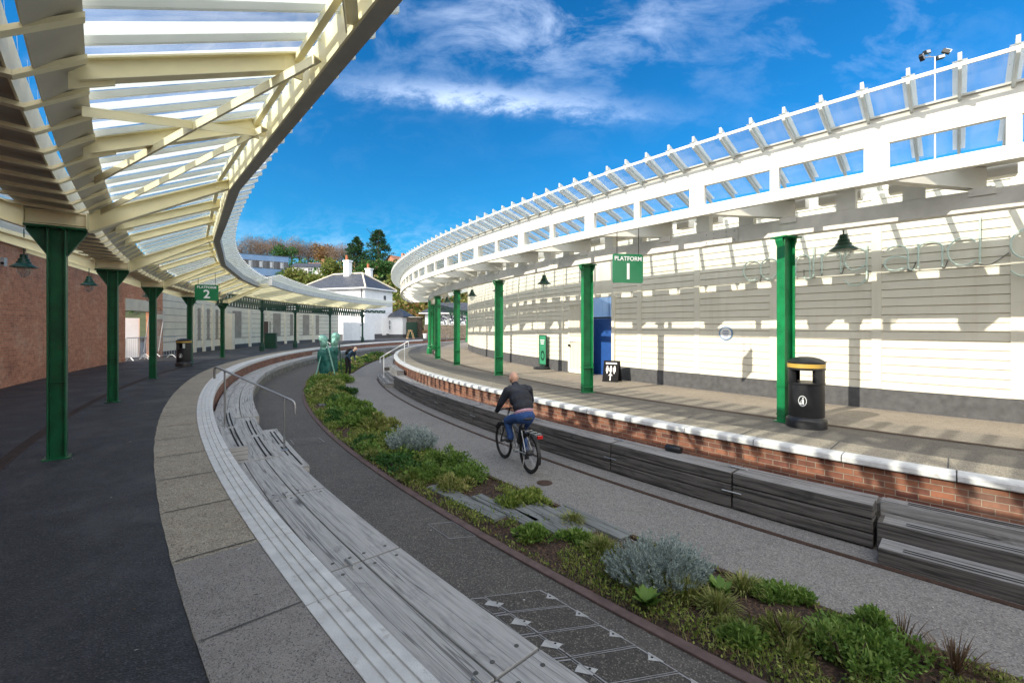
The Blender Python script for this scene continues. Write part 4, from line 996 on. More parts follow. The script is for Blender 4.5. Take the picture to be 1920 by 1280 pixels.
def platform_sign(label,c,nrm,num,w,h,ztop,rod_m,off_=0):
    t=thing('platform_sign',label,'sign',c,'hanging platform signs')
    M4=face_matrix(c,nrm)
    mb=xf(rounded(w,h,.04,.03),M4); mb.build('sign_board',M['sign_green'],t)
    put_text('lettering','PLATFORM',h*.205,M['white'],M4@Matrix.Translation((0,h*.33,.017)),t,bold=.0022,space=1.02)
    if num=='1':
        mb=MB(); mb.box((0,-h*.10,.017),(w*.085,h*.55,.004)); xf(mb,M4).build('numeral',M['white'],t)
    else: put_text('numeral',num,h*.74,M['white'],M4@Matrix.Translation((0,-h*.12,.017)),t,bold=.008)
    put_text('rear_lettering','PLATFORM',h*.205,M['white'],M4@Matrix.Rotation(pi,4,'Y')@Matrix.Translation((0,h*.33,.017)),t,bold=.0022)
    for s in (-1,1):
        a=M4@V((s*w*.36,h/2,0)); mb=MB(); mb.tube([a,V((a.x,a.y,ztop))],.007,6); mb.build('hanger',M[rod_m],t)
c=G(1178,503,2.76); c=V((2.24,8.8,2.77))
platform_sign('green enamel sign reading PLATFORM 1 hung under the right canopy',c,(.22,-.97,0),'1',.63,.56,3.70,'grip')
c=V((-11.1,16.55,2.88)); platform_sign('green enamel sign reading PLATFORM 2 hung under the left canopy',c,(.50,-.86,0),'2',.72,.57,3.6,'grip')
for lab,px,py,w in (('wider dark green notice sign hung from the far lattice girder',532,577,2.2),('narrow dark green sign hung nearer the statue on the far girder',604,582,1.7)):
    z=2.72; y=34.5 if px<560 else 41; p=V(((px-960)/FPX*y,y,CAMZ+(HOR-py)*y/FPX))
    t=thing('hanging_sign',lab,'sign',p,'dark signs on the far left canopy'); M4=face_matrix(p,(.35,-.93,0))
    xf(rounded(w,.42,.03,.05),M4).build('sign_board',M['green_old'],t)
    for r_ in range(2 if px<560 else 1):
        mb=MB()
        for k in range(9 if px<560 else 6):
            mb.box(((k-(4 if px<560 else 2.5))*.19,(.09-.18*r_) if px<560 else 0,.03),(.12,.09,.006))
        xf(mb,M4).build('lettering',M['white'],t)
    for s in (-1,1):
        a=M4@V((s*w*.4,.2,0)); mb=MB(); mb.tube([a,V((a.x,a.y,3.4))],.02,6); mb.build('hanger',M['green_old'],t)
def make_bin(label,loc,rz):
    t=thing('litter_bin',label,'litter bin',(0,0,0),'black and gold litter bins')
    n=32
    mb=MB(); mb.lathe([(.335,0),(.335,.12),(.325,.15),(.305,.165),(.290,.18),(.295,.2),(.293,.70),(.305,.715),(.305,.735),(.0,.735)],n=n); mb.build('body',M['black'],t,smooth=35)
    mb=MB()      # hood with two pairs of openings
    prof=[(.296,.736),(.296,.94)]
    for k in range(n):
        a0=2*pi*k/n; a1=2*pi*(k+1)/n; mid=(a0+a1)/2
        if any(abs((mid-q+pi)%(2*pi)-pi)<.82 for q in (0,pi)): continue
        o_=[V((r*cos(a),r*sin(a),z)) for z in (.736,.94) for r,a in ((.298,a0),(.298,a1),(.255,a1),(.255,a0))]
        mb.hexa(o_[:4],o_[4:])
    mb.build('hood_wall',M['black'],t)
    for q in (0,pi):
        for s in (-1,1):
            mb=MB(); a=q+s*.80; b=q+s*.70
            mb.hexa([V((.20*cos(a),.20*sin(a),.74)),V((.296*cos(a),.296*sin(a),.74)),V((.296*cos(b),.296*sin(b),.74)),V((.20*cos(b),.20*sin(b),.74))],[V((.20*cos(a),.20*sin(a),.94)),V((.296*cos(a),.296*sin(a),.94)),V((.296*cos(b),.296*sin(b),.94)),V((.20*cos(b),.20*sin(b),.94))])
            mb.build('aperture_cheek',M['black'],t)
    mb=MB(); mb.lathe([(.30,.94),(.31,.945),(.31,.965),(.304,.97),(.304,1.05),(.315,1.055),(.318,1.075),(.30,1.085),(.22,1.125),(.12,1.148),(0,1.155)],n=n,caps=False); mb.lathe([(.30,.941),(0,.941)],n=n,caps=False); mb.build('lid',M['black'],t,smooth=35)
    mb=MB(); mb.lathe([(.3075,.978),(.3075,1.044)],n=n,caps=False); mb.build('gold_band',M['gold'],t,smooth=40)
    def curved(pts,rr):    # flat x,y sign mapped on the barrel, centred at the front (-x)
        return [V((-rr*cos(x/rr),-rr*sin(x/rr)*-1,.45+y)) for x,y in pts]
    mb=MB()
    for k in range(24):
        a0=2*pi*k/24; a1=2*pi*(k+1)/24
        mb.face(curved([(.058*cos(a0),.075*sin(a0)),(.068*cos(a0),.086*sin(a0)),(.068*cos(a1),.086*sin(a1)),(.058*cos(a1),.075*sin(a1))],.297))
    for k in range(10):
        a0=2*pi*k/10; a1=2*pi*(k+1)/10; mb.face(curved([(-.008,.045),(-.008+.013*cos(a0),.045+.013*sin(a0)),(-.008+.013*cos(a1),.045+.013*sin(a1))],.297))
    for q in ([(-.025,-.06),(-.005,-.06),(.008,.025),(-.022,.028)],[(.004,-.06),(.02,-.06),(.006,.0),(-.004,.0)],[(.0,.025),(.008,.02),(.035,-.01),(.03,-.016)],[(.022,-.06),(.046,-.06),(.05,-.022),(.02,-.022)]): mb.face(curved(q,.297))
    mb.build('litter_emblem',M['white'],t)
    t.location=loc; t.rotation_euler=(0,0,rz); t.scale=(.88,.88,1.0); return t
b=make_bin('tall black litter bin with gold band beside the green column on the right platform',V((4.86,7.52,0)),0)
b.rotation_euler=(0,0,R(46))
dup(b,V((-13.7,19.0,0)),R(100),'smaller looking black litter bin with gold band on the shaded left platform')

# ------------------------------------------------------------------ neon lettering on the boarded wall
nl=thing('neon_lettering','unlit pale neon tube script reading coming and g on the cream wall','lettering',P(-44,41.6,2.8),None)
def arc(cx,cy,rx,ry,a0,a1,n=14): return [(cx+rx*cos(R(a0+(a1-a0)*i/n)),cy+ry*sin(R(a0+(a1-a0)*i/n))) for i in range(n+1)]
XH=.50
GL={
 'c':[arc(0,.25,.20,.25,50,310)],
 'o':[arc(0,.25,.20,.25,95,455,22)],
 'm':[[(-.30,.50),(-.30,.0)],[(-.30,.30)]+arc(-.14,.36,.14,.14,170,0,8)+[(0,.0)],[(0,.30)]+arc(.14,.36,.14,.14,170,0,8)+[(.28,.0)]],
 'i':[[(0,.62),(0,.0)]+arc(-.10,.0,.10,.09,0,-150,8)],
 'n':[[(-.17,.48),(-.17,.0)],[(-.17,.28)]+arc(0.0,.34,.17,.15,170,0,8)+[(.17,.0)]],
 'g':[arc(0,.25,.19,.25,30,330,16),[(.19,.52),(.19,-.12)]+arc(0,-.14,.19,.17,0,-160,10)],
 'a':[arc(.0,.34,.17,.15,150,0,8)+[(.17,.06)]+arc(.24,.06,.07,.07,180,300,5),[(.17,.22)]+arc(-.02,.14,.17,.14,60,330,14)],
 'd':[arc(0,.25,.20,.25,40,320,16),[(.21,.86),(.21,.02)]]}
def wall_pt(thc,dx,z,lift=.06):
    t=thc-dx/41.5*57.3
    return P(t,RWALL(t)+lift,z)
seq=[('c',1407,2.74),('o',1440,2.75),('m',1490,2.74),('i',1524,2.78),('n',1557,2.78),('g',1603,2.80),('a',1681,2.74),('n',1744,2.76),('d',1806,2.75),('g',1925,2.80),]
prevp=None
for ch,px,z0 in seq:
    tc_=th_px(px,41.5)
    for k,st in enumerate(GL[ch]):
        sc=.98 if ch!='d' else 1.0
        pts=[wall_pt(tc_,x*sc,z0+y*sc,.09 if k==0 else .075) for x,y in st]
        mb=MB(); mb.tube(pts,.015,6); o=mb.build('letter_tube',M['neon'],nl,smooth=50)
    mb=MB()
    for q in (.12,.4): a=wall_pt(tc_,-.2,z0+q,.01); b=wall_pt(tc_,-.2,z0+q,.085); mb.tube([a,b],.008,5)
    mb.build('tube_clip',M['galv'],nl)
    a=wall_pt(tc_,.15,z0+.02,.02)
    if prevp is not None:
        b=wall_pt(tc_,-.2,z0+.12,.02); m_=(prevp+b)/2-V((0,0,.10))
        mb=MB(); mb.tube([prevp,prevp.lerp(m_,.6)-V((0,0,.02)),m_,m_.lerp(b,.5)-V((0,0,.01)),b],.006,5); mb.build('cable',M['wire'],nl)
    prevp=a
# round wall sign
t1=th_px(1362,41.3); c=P(t1,RWALL(t1)+.03,1.48); nrm=P(t1,45)-P(t1,44)
o=thing('round_notice','small round white notice with blue rim on the cream wall','notice',c); M4=face_matrix(c,nrm)
mb=MB(); mb.lathe([(.17,-.008),(.17,.008),(0,.009)],n=28); xf(mb,M4).build('disc',M['blue_render'],o)
mb=MB(); mb.lathe([(.14,.010),(0,.0105)],n=28,caps=False); xf(mb,M4).build('face',M['white'],o)
mb=MB(); 
for k in range(4): mb.box((0,.06-.04*k,.013),(.16-.02*abs(k-1),.014,.002))
xf(mb,M4).build('lettering',M['blue'],o)
# mint flag banner board
p=V((1.20,17.75,0)); o=thing('banner_sign','mint green banner on a black water base by the cream door','banner',p)
mb=MB(); mb.lathe([(.36,0),(.38,.04),(.33,.09),(.20,.13),(.07,.16),(0,.165)],p,24); mb.build('base',M['black'],o,smooth=40)
M4=face_matrix(p+V((0,0,.74)),(-.90,-.43,0)); mb=MB()
for s in (-1,1): mb.box((s*.26,0,0),(.03,.03,1.12))
mb=MB()
for x,y,w,h in ((-.27,0,.03,1.14),(.27,0,.03,1.14),(0,.57,.57,.03),(0,-.57,.57,.03)): mb.box((x,y,0),(w,h,.035))
xf(mb,M4).build('frame',M['black'],o)
mb=MB(); mb.box((0,0,0),(.51,1.11,.012)); xf(mb,M4).build('panel',M['flag'],o)
mb=MB()
for k in range(20):
    a0=2*pi*k/20; a1=2*pi*(k+1)/20
    mb.face([(.09*cos(a0),-.22+.12*sin(a0),.0095),(.16*cos(a0),-.22+.20*sin(a0),.0095),(.16*cos(a1),-.22+.20*sin(a1),.0095),(.09*cos(a1),-.22+.12*sin(a1),.0095)])
xf(mb,M4).build('ring_emblem',M['green_old'],o)
mb=MB()
for k in range(3): mb.box((-.02,.38-.07*k,.010),(.34-.05*k,.035,.003))
xf(mb,M4).build('lettering',M['white'],o)
for s in (-1,1):
    mb=MB(); a=M4@V((s*.12,-.56,0)); mb.tube([a,V((a.x,a.y,.13))],.012,6); mb.build('stem',M['steel'],o)
# bucket
p=V((1.72,17.45,0)); o=thing('bucket','grey metal bucket standing beside the cream door','bucket',p)
mb=MB(); mb.lathe([(.12,.0),(.165,.30),(.172,.305),(.172,.315),(.158,.31),(.115,.02),(0,.02)],p,20,caps=False); mb.build('body',M['galv'],o,smooth=40)
mb=MB(); mb.tube([p+V((.165*cos(R(a)),.02,.30-.06*sin(R(a)))) for a in range(0,181,20)],.005,5); mb.build('handle',M['galv'],o)
# leaning chalk A-board
p=V((3.02,13.75,0)); o=thing('pavement_board','small black folding board with white arrow beside the blue hoarding','pavement board',p)
n_=V((-.50,-.86,0)).normalized(); sd_=V((0,0,1)).cross(n_)
for s,nm in ((1,'front_panel'),(-1,'rear_panel')):
    a=[p+n_*(s*.20)+sd_*x for x in (-.24,.24)]; b=[p+n_*(s*.03)+sd_*x+V((0,0,.62)) for x in (-.24,.24)]
    th_=n_*.02*s
    mb=MB(); mb.hexa([a[0]-th_,a[1]-th_,a[1],a[0]],[b[0]-th_,b[1]-th_,b[1],b[0]]); f=mb.build(nm,M['matt_black'],o)
    if s==1:
        up=(b[0]-a[0]).normalized(); nn=sd_.cross(up).normalized(); c=(a[0]+a[1]+b[0]+b[1])/4+nn*.003*(1 if nn.dot(n_)>0 else -1)
        x_=sd_; M4=Matrix(((x_.x,up.x,n_.x,c.x),(x_.y,up.y,n_.y,c.y),(x_.z,up.z,n_.z,c.z),(0,0,0,1)))
        mb=MB(); mb.box((0,.24,.002),(.34,.045,.003))
        for x in (-.11,.0,.11):
            mb.box((x,.14,.002),(.045,.04,.003)); mb.box((x,.05,.002),(.075,.12,.003)); mb.box((x,-.04,.002),(.03,.06,.003))
        mb.box((0,-.20,.002),(.03,.16,.003)); mb.face([(-.07,-.13,.004),(.07,-.13,.004),(0,-.06,.004)])
        xf(mb,M4).build('sign_symbols',M['white'],f)
# spotlight on the right bench
q_=polar(G(1278,842,-.40)); p=P(q_[0],RCO(q_[0])+.11,-.42); o=thing('spotlight','small black cylindrical spotlight lying on the gravel by the brick wall','spotlight',p)
d=(P(-41,46)-P(-41.2,46)).normalized()
mb=MB(); mb.tube([p-d*.13+V((0,0,.075)),p-d*.10+V((0,0,.075)),p+d*.11+V((0,0,.075)),p+d*.13+V((0,0,.075))],[.05,.062,.062,.055],14); mb.build('body',M['black'],o,smooth=35)
mb=MB(); mb.box(p+V((0,0,.01)),(.10,.08,.02)); mb.build('bracket',M['black'],o)
mb=MB(); mb.tube([p+d*.131+V((0,0,.075)),p+d*.134+V((0,0,.075))],.045,14); mb.build('lens',M['win'],o)
# camera box and cabinet
th=-27.3; o=thing('camera_box','small pale security camera housing on the brick wall beside the first column','camera',P(th,LWALL(th),3.4))
c=P(th,LWALL(th)-.10,3.35); mb=MB(); mb.box(c,(.14,.16,.22),radial_rz(th)); mb.build('housing',M['galv'],o)
mb=MB(); mb.tube([c-V((0,.0,.02)),c+V((.12,-.10,-.05))],.035,8); mb.build('lens',M['grip'],o)
p=V((-17.9,33.0,0)); o=thing('green_cabinet','squat dark green metal cabinet with grey sides under the far left canopy','cabinet',V((-17.9,34.2,0)))
p=V((-18.2,34.4,0)); mb=MB(); mb.box(p+V((0,0,.55)),(.72,.55,1.1),.3); mb.build('body',M['green_old'],o)
mb=MB(); mb.box(p+V((0,0,1.13)),(.80,.62,.05),.3); mb.build('lid',M['green_old'],o)
mb=MB()
for s in (-1,1): mb.box(p+V((s*.17,-.24-.0+s*.05,.55)),(.3,.02,.9),.3)
mb.build('door',M['green'],o)
# crowd barriers in the brick opening
def barrier(label,a,b,h,tiltv=V((0,0,0))):
    t=thing('crowd_barrier',label,'barrier',(a+b)/2,'steel crowd barriers')
    up=V((0,0,h))+tiltv; d=(b-a)
    mb=MB(); r_=[a+up*.12,a+up*.96,a+up+d*.05,b+up-d*.05,b+up*.96,b+up*.12]; mb.tube(r_,.021,6,closed=True); mb.build('frame',M['galv'],t)
    mb=MB()
    for k in range(1,14): q=a+d*(k/14); mb.tube([q+up*.13,q+up*.98],.008,4,caps=False)
    mb.build('bar',M['galv'],t)
    n_=d.cross(V((0,0,1))).normalized()
    for q in (.15,.85):
        mb=MB(); c=a+d*q; mb.tube([c+n_*.3,c+n_*.08+V((0,0,.14)),c-n_*.08+V((0,0,.14)),c-n_*.3],.018,6); mb.build('foot',M['galv'],t)
a=G(236,676,0); b=G(266,674,0)
barrier('steel crowd barrier standing upright in the brick wall opening',a,b+V((.25,.3,0)),1.1)
barrier('second steel crowd barrier turned sideways behind the upright one',b+V((-.1,-.1,0)),b+V((.35,1.9,0)),1.1)
barrier('tall mesh fence panel leaning behind the steel crowd barriers',a+V((.1,.9,.1)),b+V((.1,.9,.1)),2.3,V((.35,0,0)))
# ------------------------------------------------------------------ access covers in the dark path
def cover(label,pts,plates=True,m='cover',grp='recessed access covers in the dark path'):
    pts=[V(p) for p in pts]; c=sum(pts,V())/4; z=TRK+.008
    t=thing('access_cover',label,'access cover',V((c.x,c.y,z)),grp)
    ins=[p+(c-p).normalized()*.02 for p in pts]
    mb=MB(); mb.face([V((p.x,p.y,z)) for p in ins]); mb.build('infill',M[m],t)
    mb=MB(); fr=[p+(c-p).normalized()*.012 for p in pts]; fi=[p+(c-p).normalized()*.026 for p in pts]
    for i in range(4):
        j=(i+1)%4; mb.face([V((q.x,q.y,z+.004)) for q in (fr[i],fr[j],fi[j],fi[i])])
    mb.build('frame',M['cover_frame'],t)
    return t
Pp=lambda x,y: G(x,y,TRK)
outer=[(1015,1106),(1067,1136),(1127,1172),(1196,1212),(1275,1261),(1362,1315)]
midl=[(905,1120),(952,1150),(1007,1190),(1068,1235),(1137,1287),(1216,1347)]
inn=[(880,1123),(926,1155),(977,1195),(1037,1240),(1100,1294),(1172,1358)]
onm=['farthest','second farthest','middle','second nearest','nearest']
for i in range(5):
    t=cover('%s of the row of wide dark covers beside the planting bed'%onm[i],[Pp(*midl[i]),Pp(*outer[i]),Pp(*outer[i+1]),Pp(*midl[i+1])])
    for (A,B,s) in ((outer[i],outer[i+1],1),(midl[i],midl[i+1],-1)):
        a,b=Pp(*A),Pp(*B); mm=a.lerp(b,.45); e=(b-a).normalized(); inw=(Pp(*midl[i])-Pp(*outer[i])).normalized()*s
        z=V((0,0,.012)); mb=MB(); mb.face([mm-e*.07+z,mm+e*.07+z,mm+inw*.085+e*.02+z]); o=mb.build('lifting_plate',M['plate'],t)
        mb=MB(); h_=mm+inw*.035; mb.face([h_+V((.011*cos(2*pi*k/8),.011*sin(2*pi*k/8),.0135)) for k in range(8)]); mb.build('key_hole',M['grip'],o)
    t=cover('%s of the narrow dark covers against the pale foreground bench'%onm[i],[Pp(*inn[i]),Pp(*midl[i]),Pp(*midl[i+1]),Pp(*inn[i+1])])
    a,b=Pp(*midl[i]),Pp(*midl[i+1]); mm=a.lerp(b,.45); e=(b-a).normalized(); inw=(Pp(*inn[i])-Pp(*midl[i])).normalized(); z=V((0,0,.012))
    mb=MB(); mb.face([mm-e*.07+z,mm+e*.07+z,mm+inw*.085+z]); mb.build('lifting_plate',M['plate'],t)
cover('single square cover with thin pale frame in the dark path',[Pp(800,983),Pp(848,978),Pp(895,1007),Pp(843,1012)],m='path_dark')
cover('faint distant cover with white corner marks in the dark path',[Pp(543,825),Pp(600,821),Pp(610,829),Pp(550,834)],m='path_dark')
p=Pp(1021,905); mb=MB(); mb.lathe([(.13,.0),(.13,.006),(0,.007)],p,16); o=mb.build('drain_cap',M['rust']); tag(o,'small round rusty drain cap in the grey path behind the bicycle','drain cap')
# flush sleepers in the bed
sl=[[(797,912),(950,972),(932,982),(812,920)],[(872,937),(905,935),(1010,984),(975,990)],[(925,940),(980,940),(1075,1002),(1015,1006)],[(980,952),(1040,955),(1130,1005),(1080,1010)],[(1030,958),(1065,957),(1180,1012),(1140,1016)]]
for i,q in enumerate(sl):
    a=(Pp(*q[0])+Pp(*q[1]))/2 if i else Pp(*q[0]); 
SLEEP=[]
dirn=(P(-38.2,48.8)-P(-40.2,48.8)).normalized()
ends=[(812,916),(890,936),(940,938),(1000,952),(1050,957)]; ends2=[(940,978),(1000,988),(1055,1004),(1105,1006),(1175,1014)]
ol=['outermost','second','middle','fourth','innermost']
for i,(e0,e1) in enumerate(zip(ends,ends2)):
    a,b=Pp(*e0),Pp(*e1); SLEEP.append((V((a.x,a.y,0)),V((b.x,b.y,0)))); a.z=b.z=TRK+.065
    mb=MB(); mb.beam(a,b,.24,.1); o=mb.build('sunken_sleeper',M['deck'],bevel=.008); tag(o,'%s grey sleeper of the mossy boardwalk set in the planting bed'%ol[i],'sleeper','sleepers sunk in the planting bed')
for i,(e0,e1) in enumerate((((592,748),(606,762)),((612,755),(632,766)))):
    a,b=Pp(*e0),Pp(*e1); a.z=b.z=TRK+.05
    mb=MB(); mb.beam(a,b,.22,.1); o=mb.build('sunken_sleeper',M['deck']); tag(o,'%s pale sleeper among the plants near the draped statue'%('left','right')[i],'sleeper','sleepers sunk in the planting bed')
# road paint on the right platform

# ------------------------------------------------------------------ figures: one continuous remeshed surface each
def seg_d(p,a,b):
    ab=b-a; t=max(0,min(1,(p-a).dot(ab)/max(1e-9,ab.length_squared))); return (p-(a+ab*t)).length,t
def figure(name,parts,mats,voxel,parent,smooth_it=3):
    mb=MB(); info=[]
    for q in parts:
        if q[0]=='c':
            _,p0,r0,p1,r1,mi=q; p0,p1=V(p0),V(p1)
            mb.sphere(p0,r0,n=14,m=9); mb.sphere(p1,r1,n=14,m=9)
            d=(p1-p0); mb.tube([p0,p1],[r0*.995,r1*.995],14); info.append(('c',p0,r0,p1,r1,mi))
        else:
            _,c,rad,M3,mi=q; mb.sphere(c,rad,M3,n=16,m=10); info.append(('e',V(c),V(rad),(M3 or Matrix.Identity(3)).inverted(),mi))
    me=mb.mesh('tmp',[mats[0]],None,weld=True)
    bm=bmesh.new(); bm.from_mesh(me); bmesh.ops.recalc_face_normals(bm,faces=bm.faces); bm.to_mesh(me); bm.free()
    o=bpy.data.objects.new('tmp',me); COL.objects.link(o)
    r=o.modifiers.new('r','REMESH'); r.mode='VOXEL'; r.voxel_size=voxel
    s=o.modifiers.new('s','SMOOTH'); s.iterations=smooth_it; s.factor=.5
    dg=bpy.context.evaluated_depsgraph_get(); dg.update()
    m2=bpy.data.meshes.new_from_object(o.evaluated_get(dg)); bpy.data.objects.remove(o); bpy.data.meshes.remove(me)
    m2.materials.clear()
    for m in mats: m2.materials.append(m)
    idx=[]
    for f in m2.polygons:
        c=f.center; best=9e9; bi=0
        for q in info:
            if q[0]=='c':
                d,t=seg_d(c,q[1],q[3]); d-= q[2]+(q[4]-q[2])*t; mi=q[5]
            else:
                l=q[3]@(c-q[1]); k=V((l.x/q[2].x,l.y/q[2].y,l.z/q[2].z)).length; d=(k-1)*min(q[2]); mi=q[4]
            if d<best: best=d; bi=mi
        idx.append(bi)
    m2.polygons.foreach_set('material_index',idx); m2.polygons.foreach_set('use_smooth',[True]*len(idx)); m2.name=name
    return link(name,m2,parent)
class Loc:
    def __init__(s,o,h): s.o=V(o); s.h=V((h[0],h[1],0)).normalized(); s.l=V((-s.h.y,s.h.x,0))
    def __call__(s,x,y,z): return s.o+s.h*x+s.l*y+V((0,0,z))
    def M(s): return Matrix(((s.h.x,s.l.x,0),(s.h.y,s.l.y,0),(0,0,1)))
# bicycle
B=Loc((.30,7.93,TRK),(-.45,.89)); WR=.345; AX=1.03
bk=thing('bicycle','silver electric bicycle with black tyres ridden along the grey path','bicycle',B(0,0,0))
def wheel(x,motor):
    t=MB(); c=lambda a,r,y=0: B(x+r*cos(a),y,WR+r*sin(a))
    n=40
    t.tube([c(2*pi*k/n,WR-.024) for k in range(n)],.024,8,closed=True); w=t.build('wheel',M['rubber'],bk,smooth=60)
    t=MB(); t.tube([c(2*pi*k/n,WR-.055) for k in range(n)],.012,6,closed=True); t.build('rim',M['grip'],w,smooth=60)
    t=MB()
    for k in range(20):
        a=2*pi*k/20; s=.035*(-1)**k; t.tube([c(a+.25*(-1)**(k//2),.03,s),c(a,WR-.06)],.0018,3,caps=False)
    t.build('spoke',M['steel'],w)
    t=MB(); t.tube([B(x,-.06,WR),B(x,.06,WR)],.05 if motor else .025,12); t.build('hub',M['black'],w,smooth=40)
wheel(0,True); wheel(AX,False)
mb=MB(); BB=B(.44,0,.30); ST=B(.20,0,.84); HT=B(.80,0,.93); HB=B(.855,0,.70)
mb.tube([HT,HB],.024,10); mb.tube([HB.lerp(HT,.5),BB+V((0,0,.03))],.030,10); mb.tube([BB,ST],.022,10); mb.tube([HT.lerp(HB,.15),B(.30,0,.58)],.020,10)
for s in (-1,1):
    mb.tube([B(.44,.05*s,.30),B(0,.07*s,WR)],.012,8); mb.tube([B(.24,.03*s,.72),B(0,.07*s,WR)],.010,8)
mb.build('frame',M['frame_grey'],bk,smooth=50)
mb=MB()
mb.tube([HB,B(.87,0,.64)],.022,8)
for s in (-1,1): mb.tube([B(.87,.05*s,.66),B(.93,.055*s,.55),B(AX,.06*s,WR)],.013,8)
mb.build('fork',M['black'],bk,smooth=50)
mb=MB(); mb.box(B(.31,0,.60),(.09,.08,.36),atan2(B.h.y,B.h.x),tilt=Matrix.Rotation(R(-24),3,'Y')); mb.build('battery',M['black'],bk,bevel=.012)
mb=MB(); mb.tube([HT,B(.77,0,1.0)],.016,8); mb.tube([B(.62,-.33,.985),B(.70,-.25,1.0),B(.77,-.06,1.01),B(.77,.06,1.01),B(.70,.25,1.0),B(.62,.33,.985)],.012,8); h_=mb.build('handlebar',M['black'],bk,smooth=50)
for s in (-1,1):
    mb=MB(); mb.tube([B(.61,.335*s,.983),B(.69,.26*s,.998)],.018,8); mb.build('grip',M['rubber'],h_)
mb=MB(); mb.tube([ST,B(.165,0,.90)],.015,8); mb.build('seat_post',M['steel'],bk)
mb=MB(); MM=B.M(); mb.sphere(B(.09,0,.935),(.10,.105,.035),MM); mb.sphere(B(.22,0,.935),(.13,.045,.03),MM); mb.build('saddle',M['black'],bk,smooth=60)
mb=MB()
for s in (-1,1): mb.tube([B(.16,.035*s,.72),B(-.30,.06*s,.74),B(-.34,.04*s,.72)],.007,6); mb.tube([B(0,.075*s,WR),B(-.15,.06*s,.735)],.006,6)
for x in (-.30,-.15,.0): mb.tube([B(x,-.06,.738),B(x,.06,.738)],.006,6)
mb.tube([B(-.34,-.04,.72),B(-.34,.04,.72)],.006,6); mb.build('rack',M['steel'],bk)
mb=MB(); mb.box(B(-.37,0,.70),(.04,.10,.055),atan2(B.h.y,B.h.x)); mb.build('rear_light',M['red_light'],bk,bevel=.006)
mb=MB(); mb.tube([B(.44,-.08,.30),B(.44,.08,.30)],.045,12); mb.tube([B(.44,.085,.30),B(.50,.09,.45)],.011,6); mb.tube([B(.44,-.085,.30),B(.38,-.09,.15)],.011,6); cr=mb.build('crank',M['galv'],bk)
for q in (B(.50,.14,.455),B(.38,-.14,.145)):
    mb=MB(); mb.box(q,(.09,.10,.02),atan2(B.h.y,B.h.x)); mb.build('pedal',M['black'],cr)
mb=MB(); mb.tube([B(.05,.07,.31),B(-.02,.16,.02),B(-.05,.17,.015)],.009,6); mb.build('kickstand',M['steel'],bk)
for x,a0,a1 in ((0,20,200),(AX,30,150)):
    mb=MB(); pts=[B(x+(WR+.018)*cos(R(a)),0,WR+(WR+.018)*sin(R(a))) for a in range(a0,a1+1,12)]
    for a,b in zip(pts[:-1],pts[1:]): mb.beam(a,b,.055,.006,drop=False)
    mb.build('mudguard',M['black'],bk)
# cyclist
cy=thing('person','bald cyclist in dark jacket and blue jeans riding away from the camera','person',B(.3,0,0))
E3=B.M()
pt=[]
def c_(a,ra,b,rb,mi): pt.append(('c',B(*a),ra,B(*b),rb,mi))
def e_(c,r,mi,M3=None): pt.append(('e',B(*c),r,E3@(M3 or Matrix.Identity(3)),mi))
SK,JK,JN,SH,BO,GL_=0,1,2,3,4,5
lean=Matrix.Rotation(R(25),3,'Y')
e_((.17,0,.96),(.15,.185,.14),JN); e_((.19,0,1.035),(.15,.188,.05),SH,lean)
e_((.23,0,1.12),(.155,.20,.15),JK,lean); e_((.32,0,1.24),(.155,.225,.18),JK,lean); e_((.42,0,1.355),(.135,.235,.13),JK,lean)
c_((.44,.14,1.40),.09,(.44,-.14,1.40),.09,JK); c_((.47,0,1.43),.075,(.54,0,1.49),.062,JK)
c_((.53,0,1.48),.056,(.57,0,1.53),.055,SK)
e_((.60,0,1.60),(.100,.080,.112),SK); e_((.64,0,1.565),(.075,.062,.085),SK)
e_((.585,.083,1.585),(.022,.012,.032),SK); e_((.585,-.083,1.585),(.022,.012,.032),SK); e_((.715,0,1.575),(.022,.014,.02),SK)
for s in (-1,1):
    c_((.42,.215*s,1.385),.082,(.50,.315*s,1.16),.062,JK); c_((.50,.315*s,1.16),.060,(.615,.325*s,1.02),.044,JK)
    c_((.615,.325*s,1.02),.040,(.635,.325*s,1.0),.036,GL_); e_((.655,.315*s,1.0),(.048,.036,.032),GL_)
    for k in range(4):
        yy_=.36*s-.023*s*k; c_((.665,yy_-.02*s,1.015),.0105,(.705,yy_-.02*s,.998),.010,GL_); c_((.705,yy_-.02*s,.998),.010,(.685,yy_-.02*s,.972),.009,GL_)
    c_((.64,.285*s,1.0),.0115,(.665,.27*s,.975),.010,GL_)
c_((.18,.10,.945),.105,(.54,.155,.83),.078,JN); c_((.54,.155,.83),.076,(.455,.135,.56),.056,JN); c_((.46,.135,.58),.060,(.45,.135,.54),.062,JN)
c_((.45,.135,.56),.042,(.45,.135,.50),.045,BO); c_((.43,.14,.49),.045,(.57,.15,.482),.036,BO)
c_((.18,-.10,.945),.105,(.50,-.14,.66),.078,JN); c_((.50,-.14,.66),.074,(.36,-.135,.27),.054,JN)
c_((.36,-.135,.25),.042,(.35,-.135,.20),.045,BO); c_((.33,-.14,.185),.045,(.47,-.15,.175),.036,BO)
figure('body',pt,[M['skin'],M['jacket'],M['jeans'],M['shirt'],M['black'],M['black']],.0105,cy,2)
for v in bpy.data.objects['body'].data.vertices:
    if v.co.z<TRK+1.44: v.co += v.normal*(noise.noise(V((v.co.x*14,v.co.y*14,v.co.z*9)))*.009)
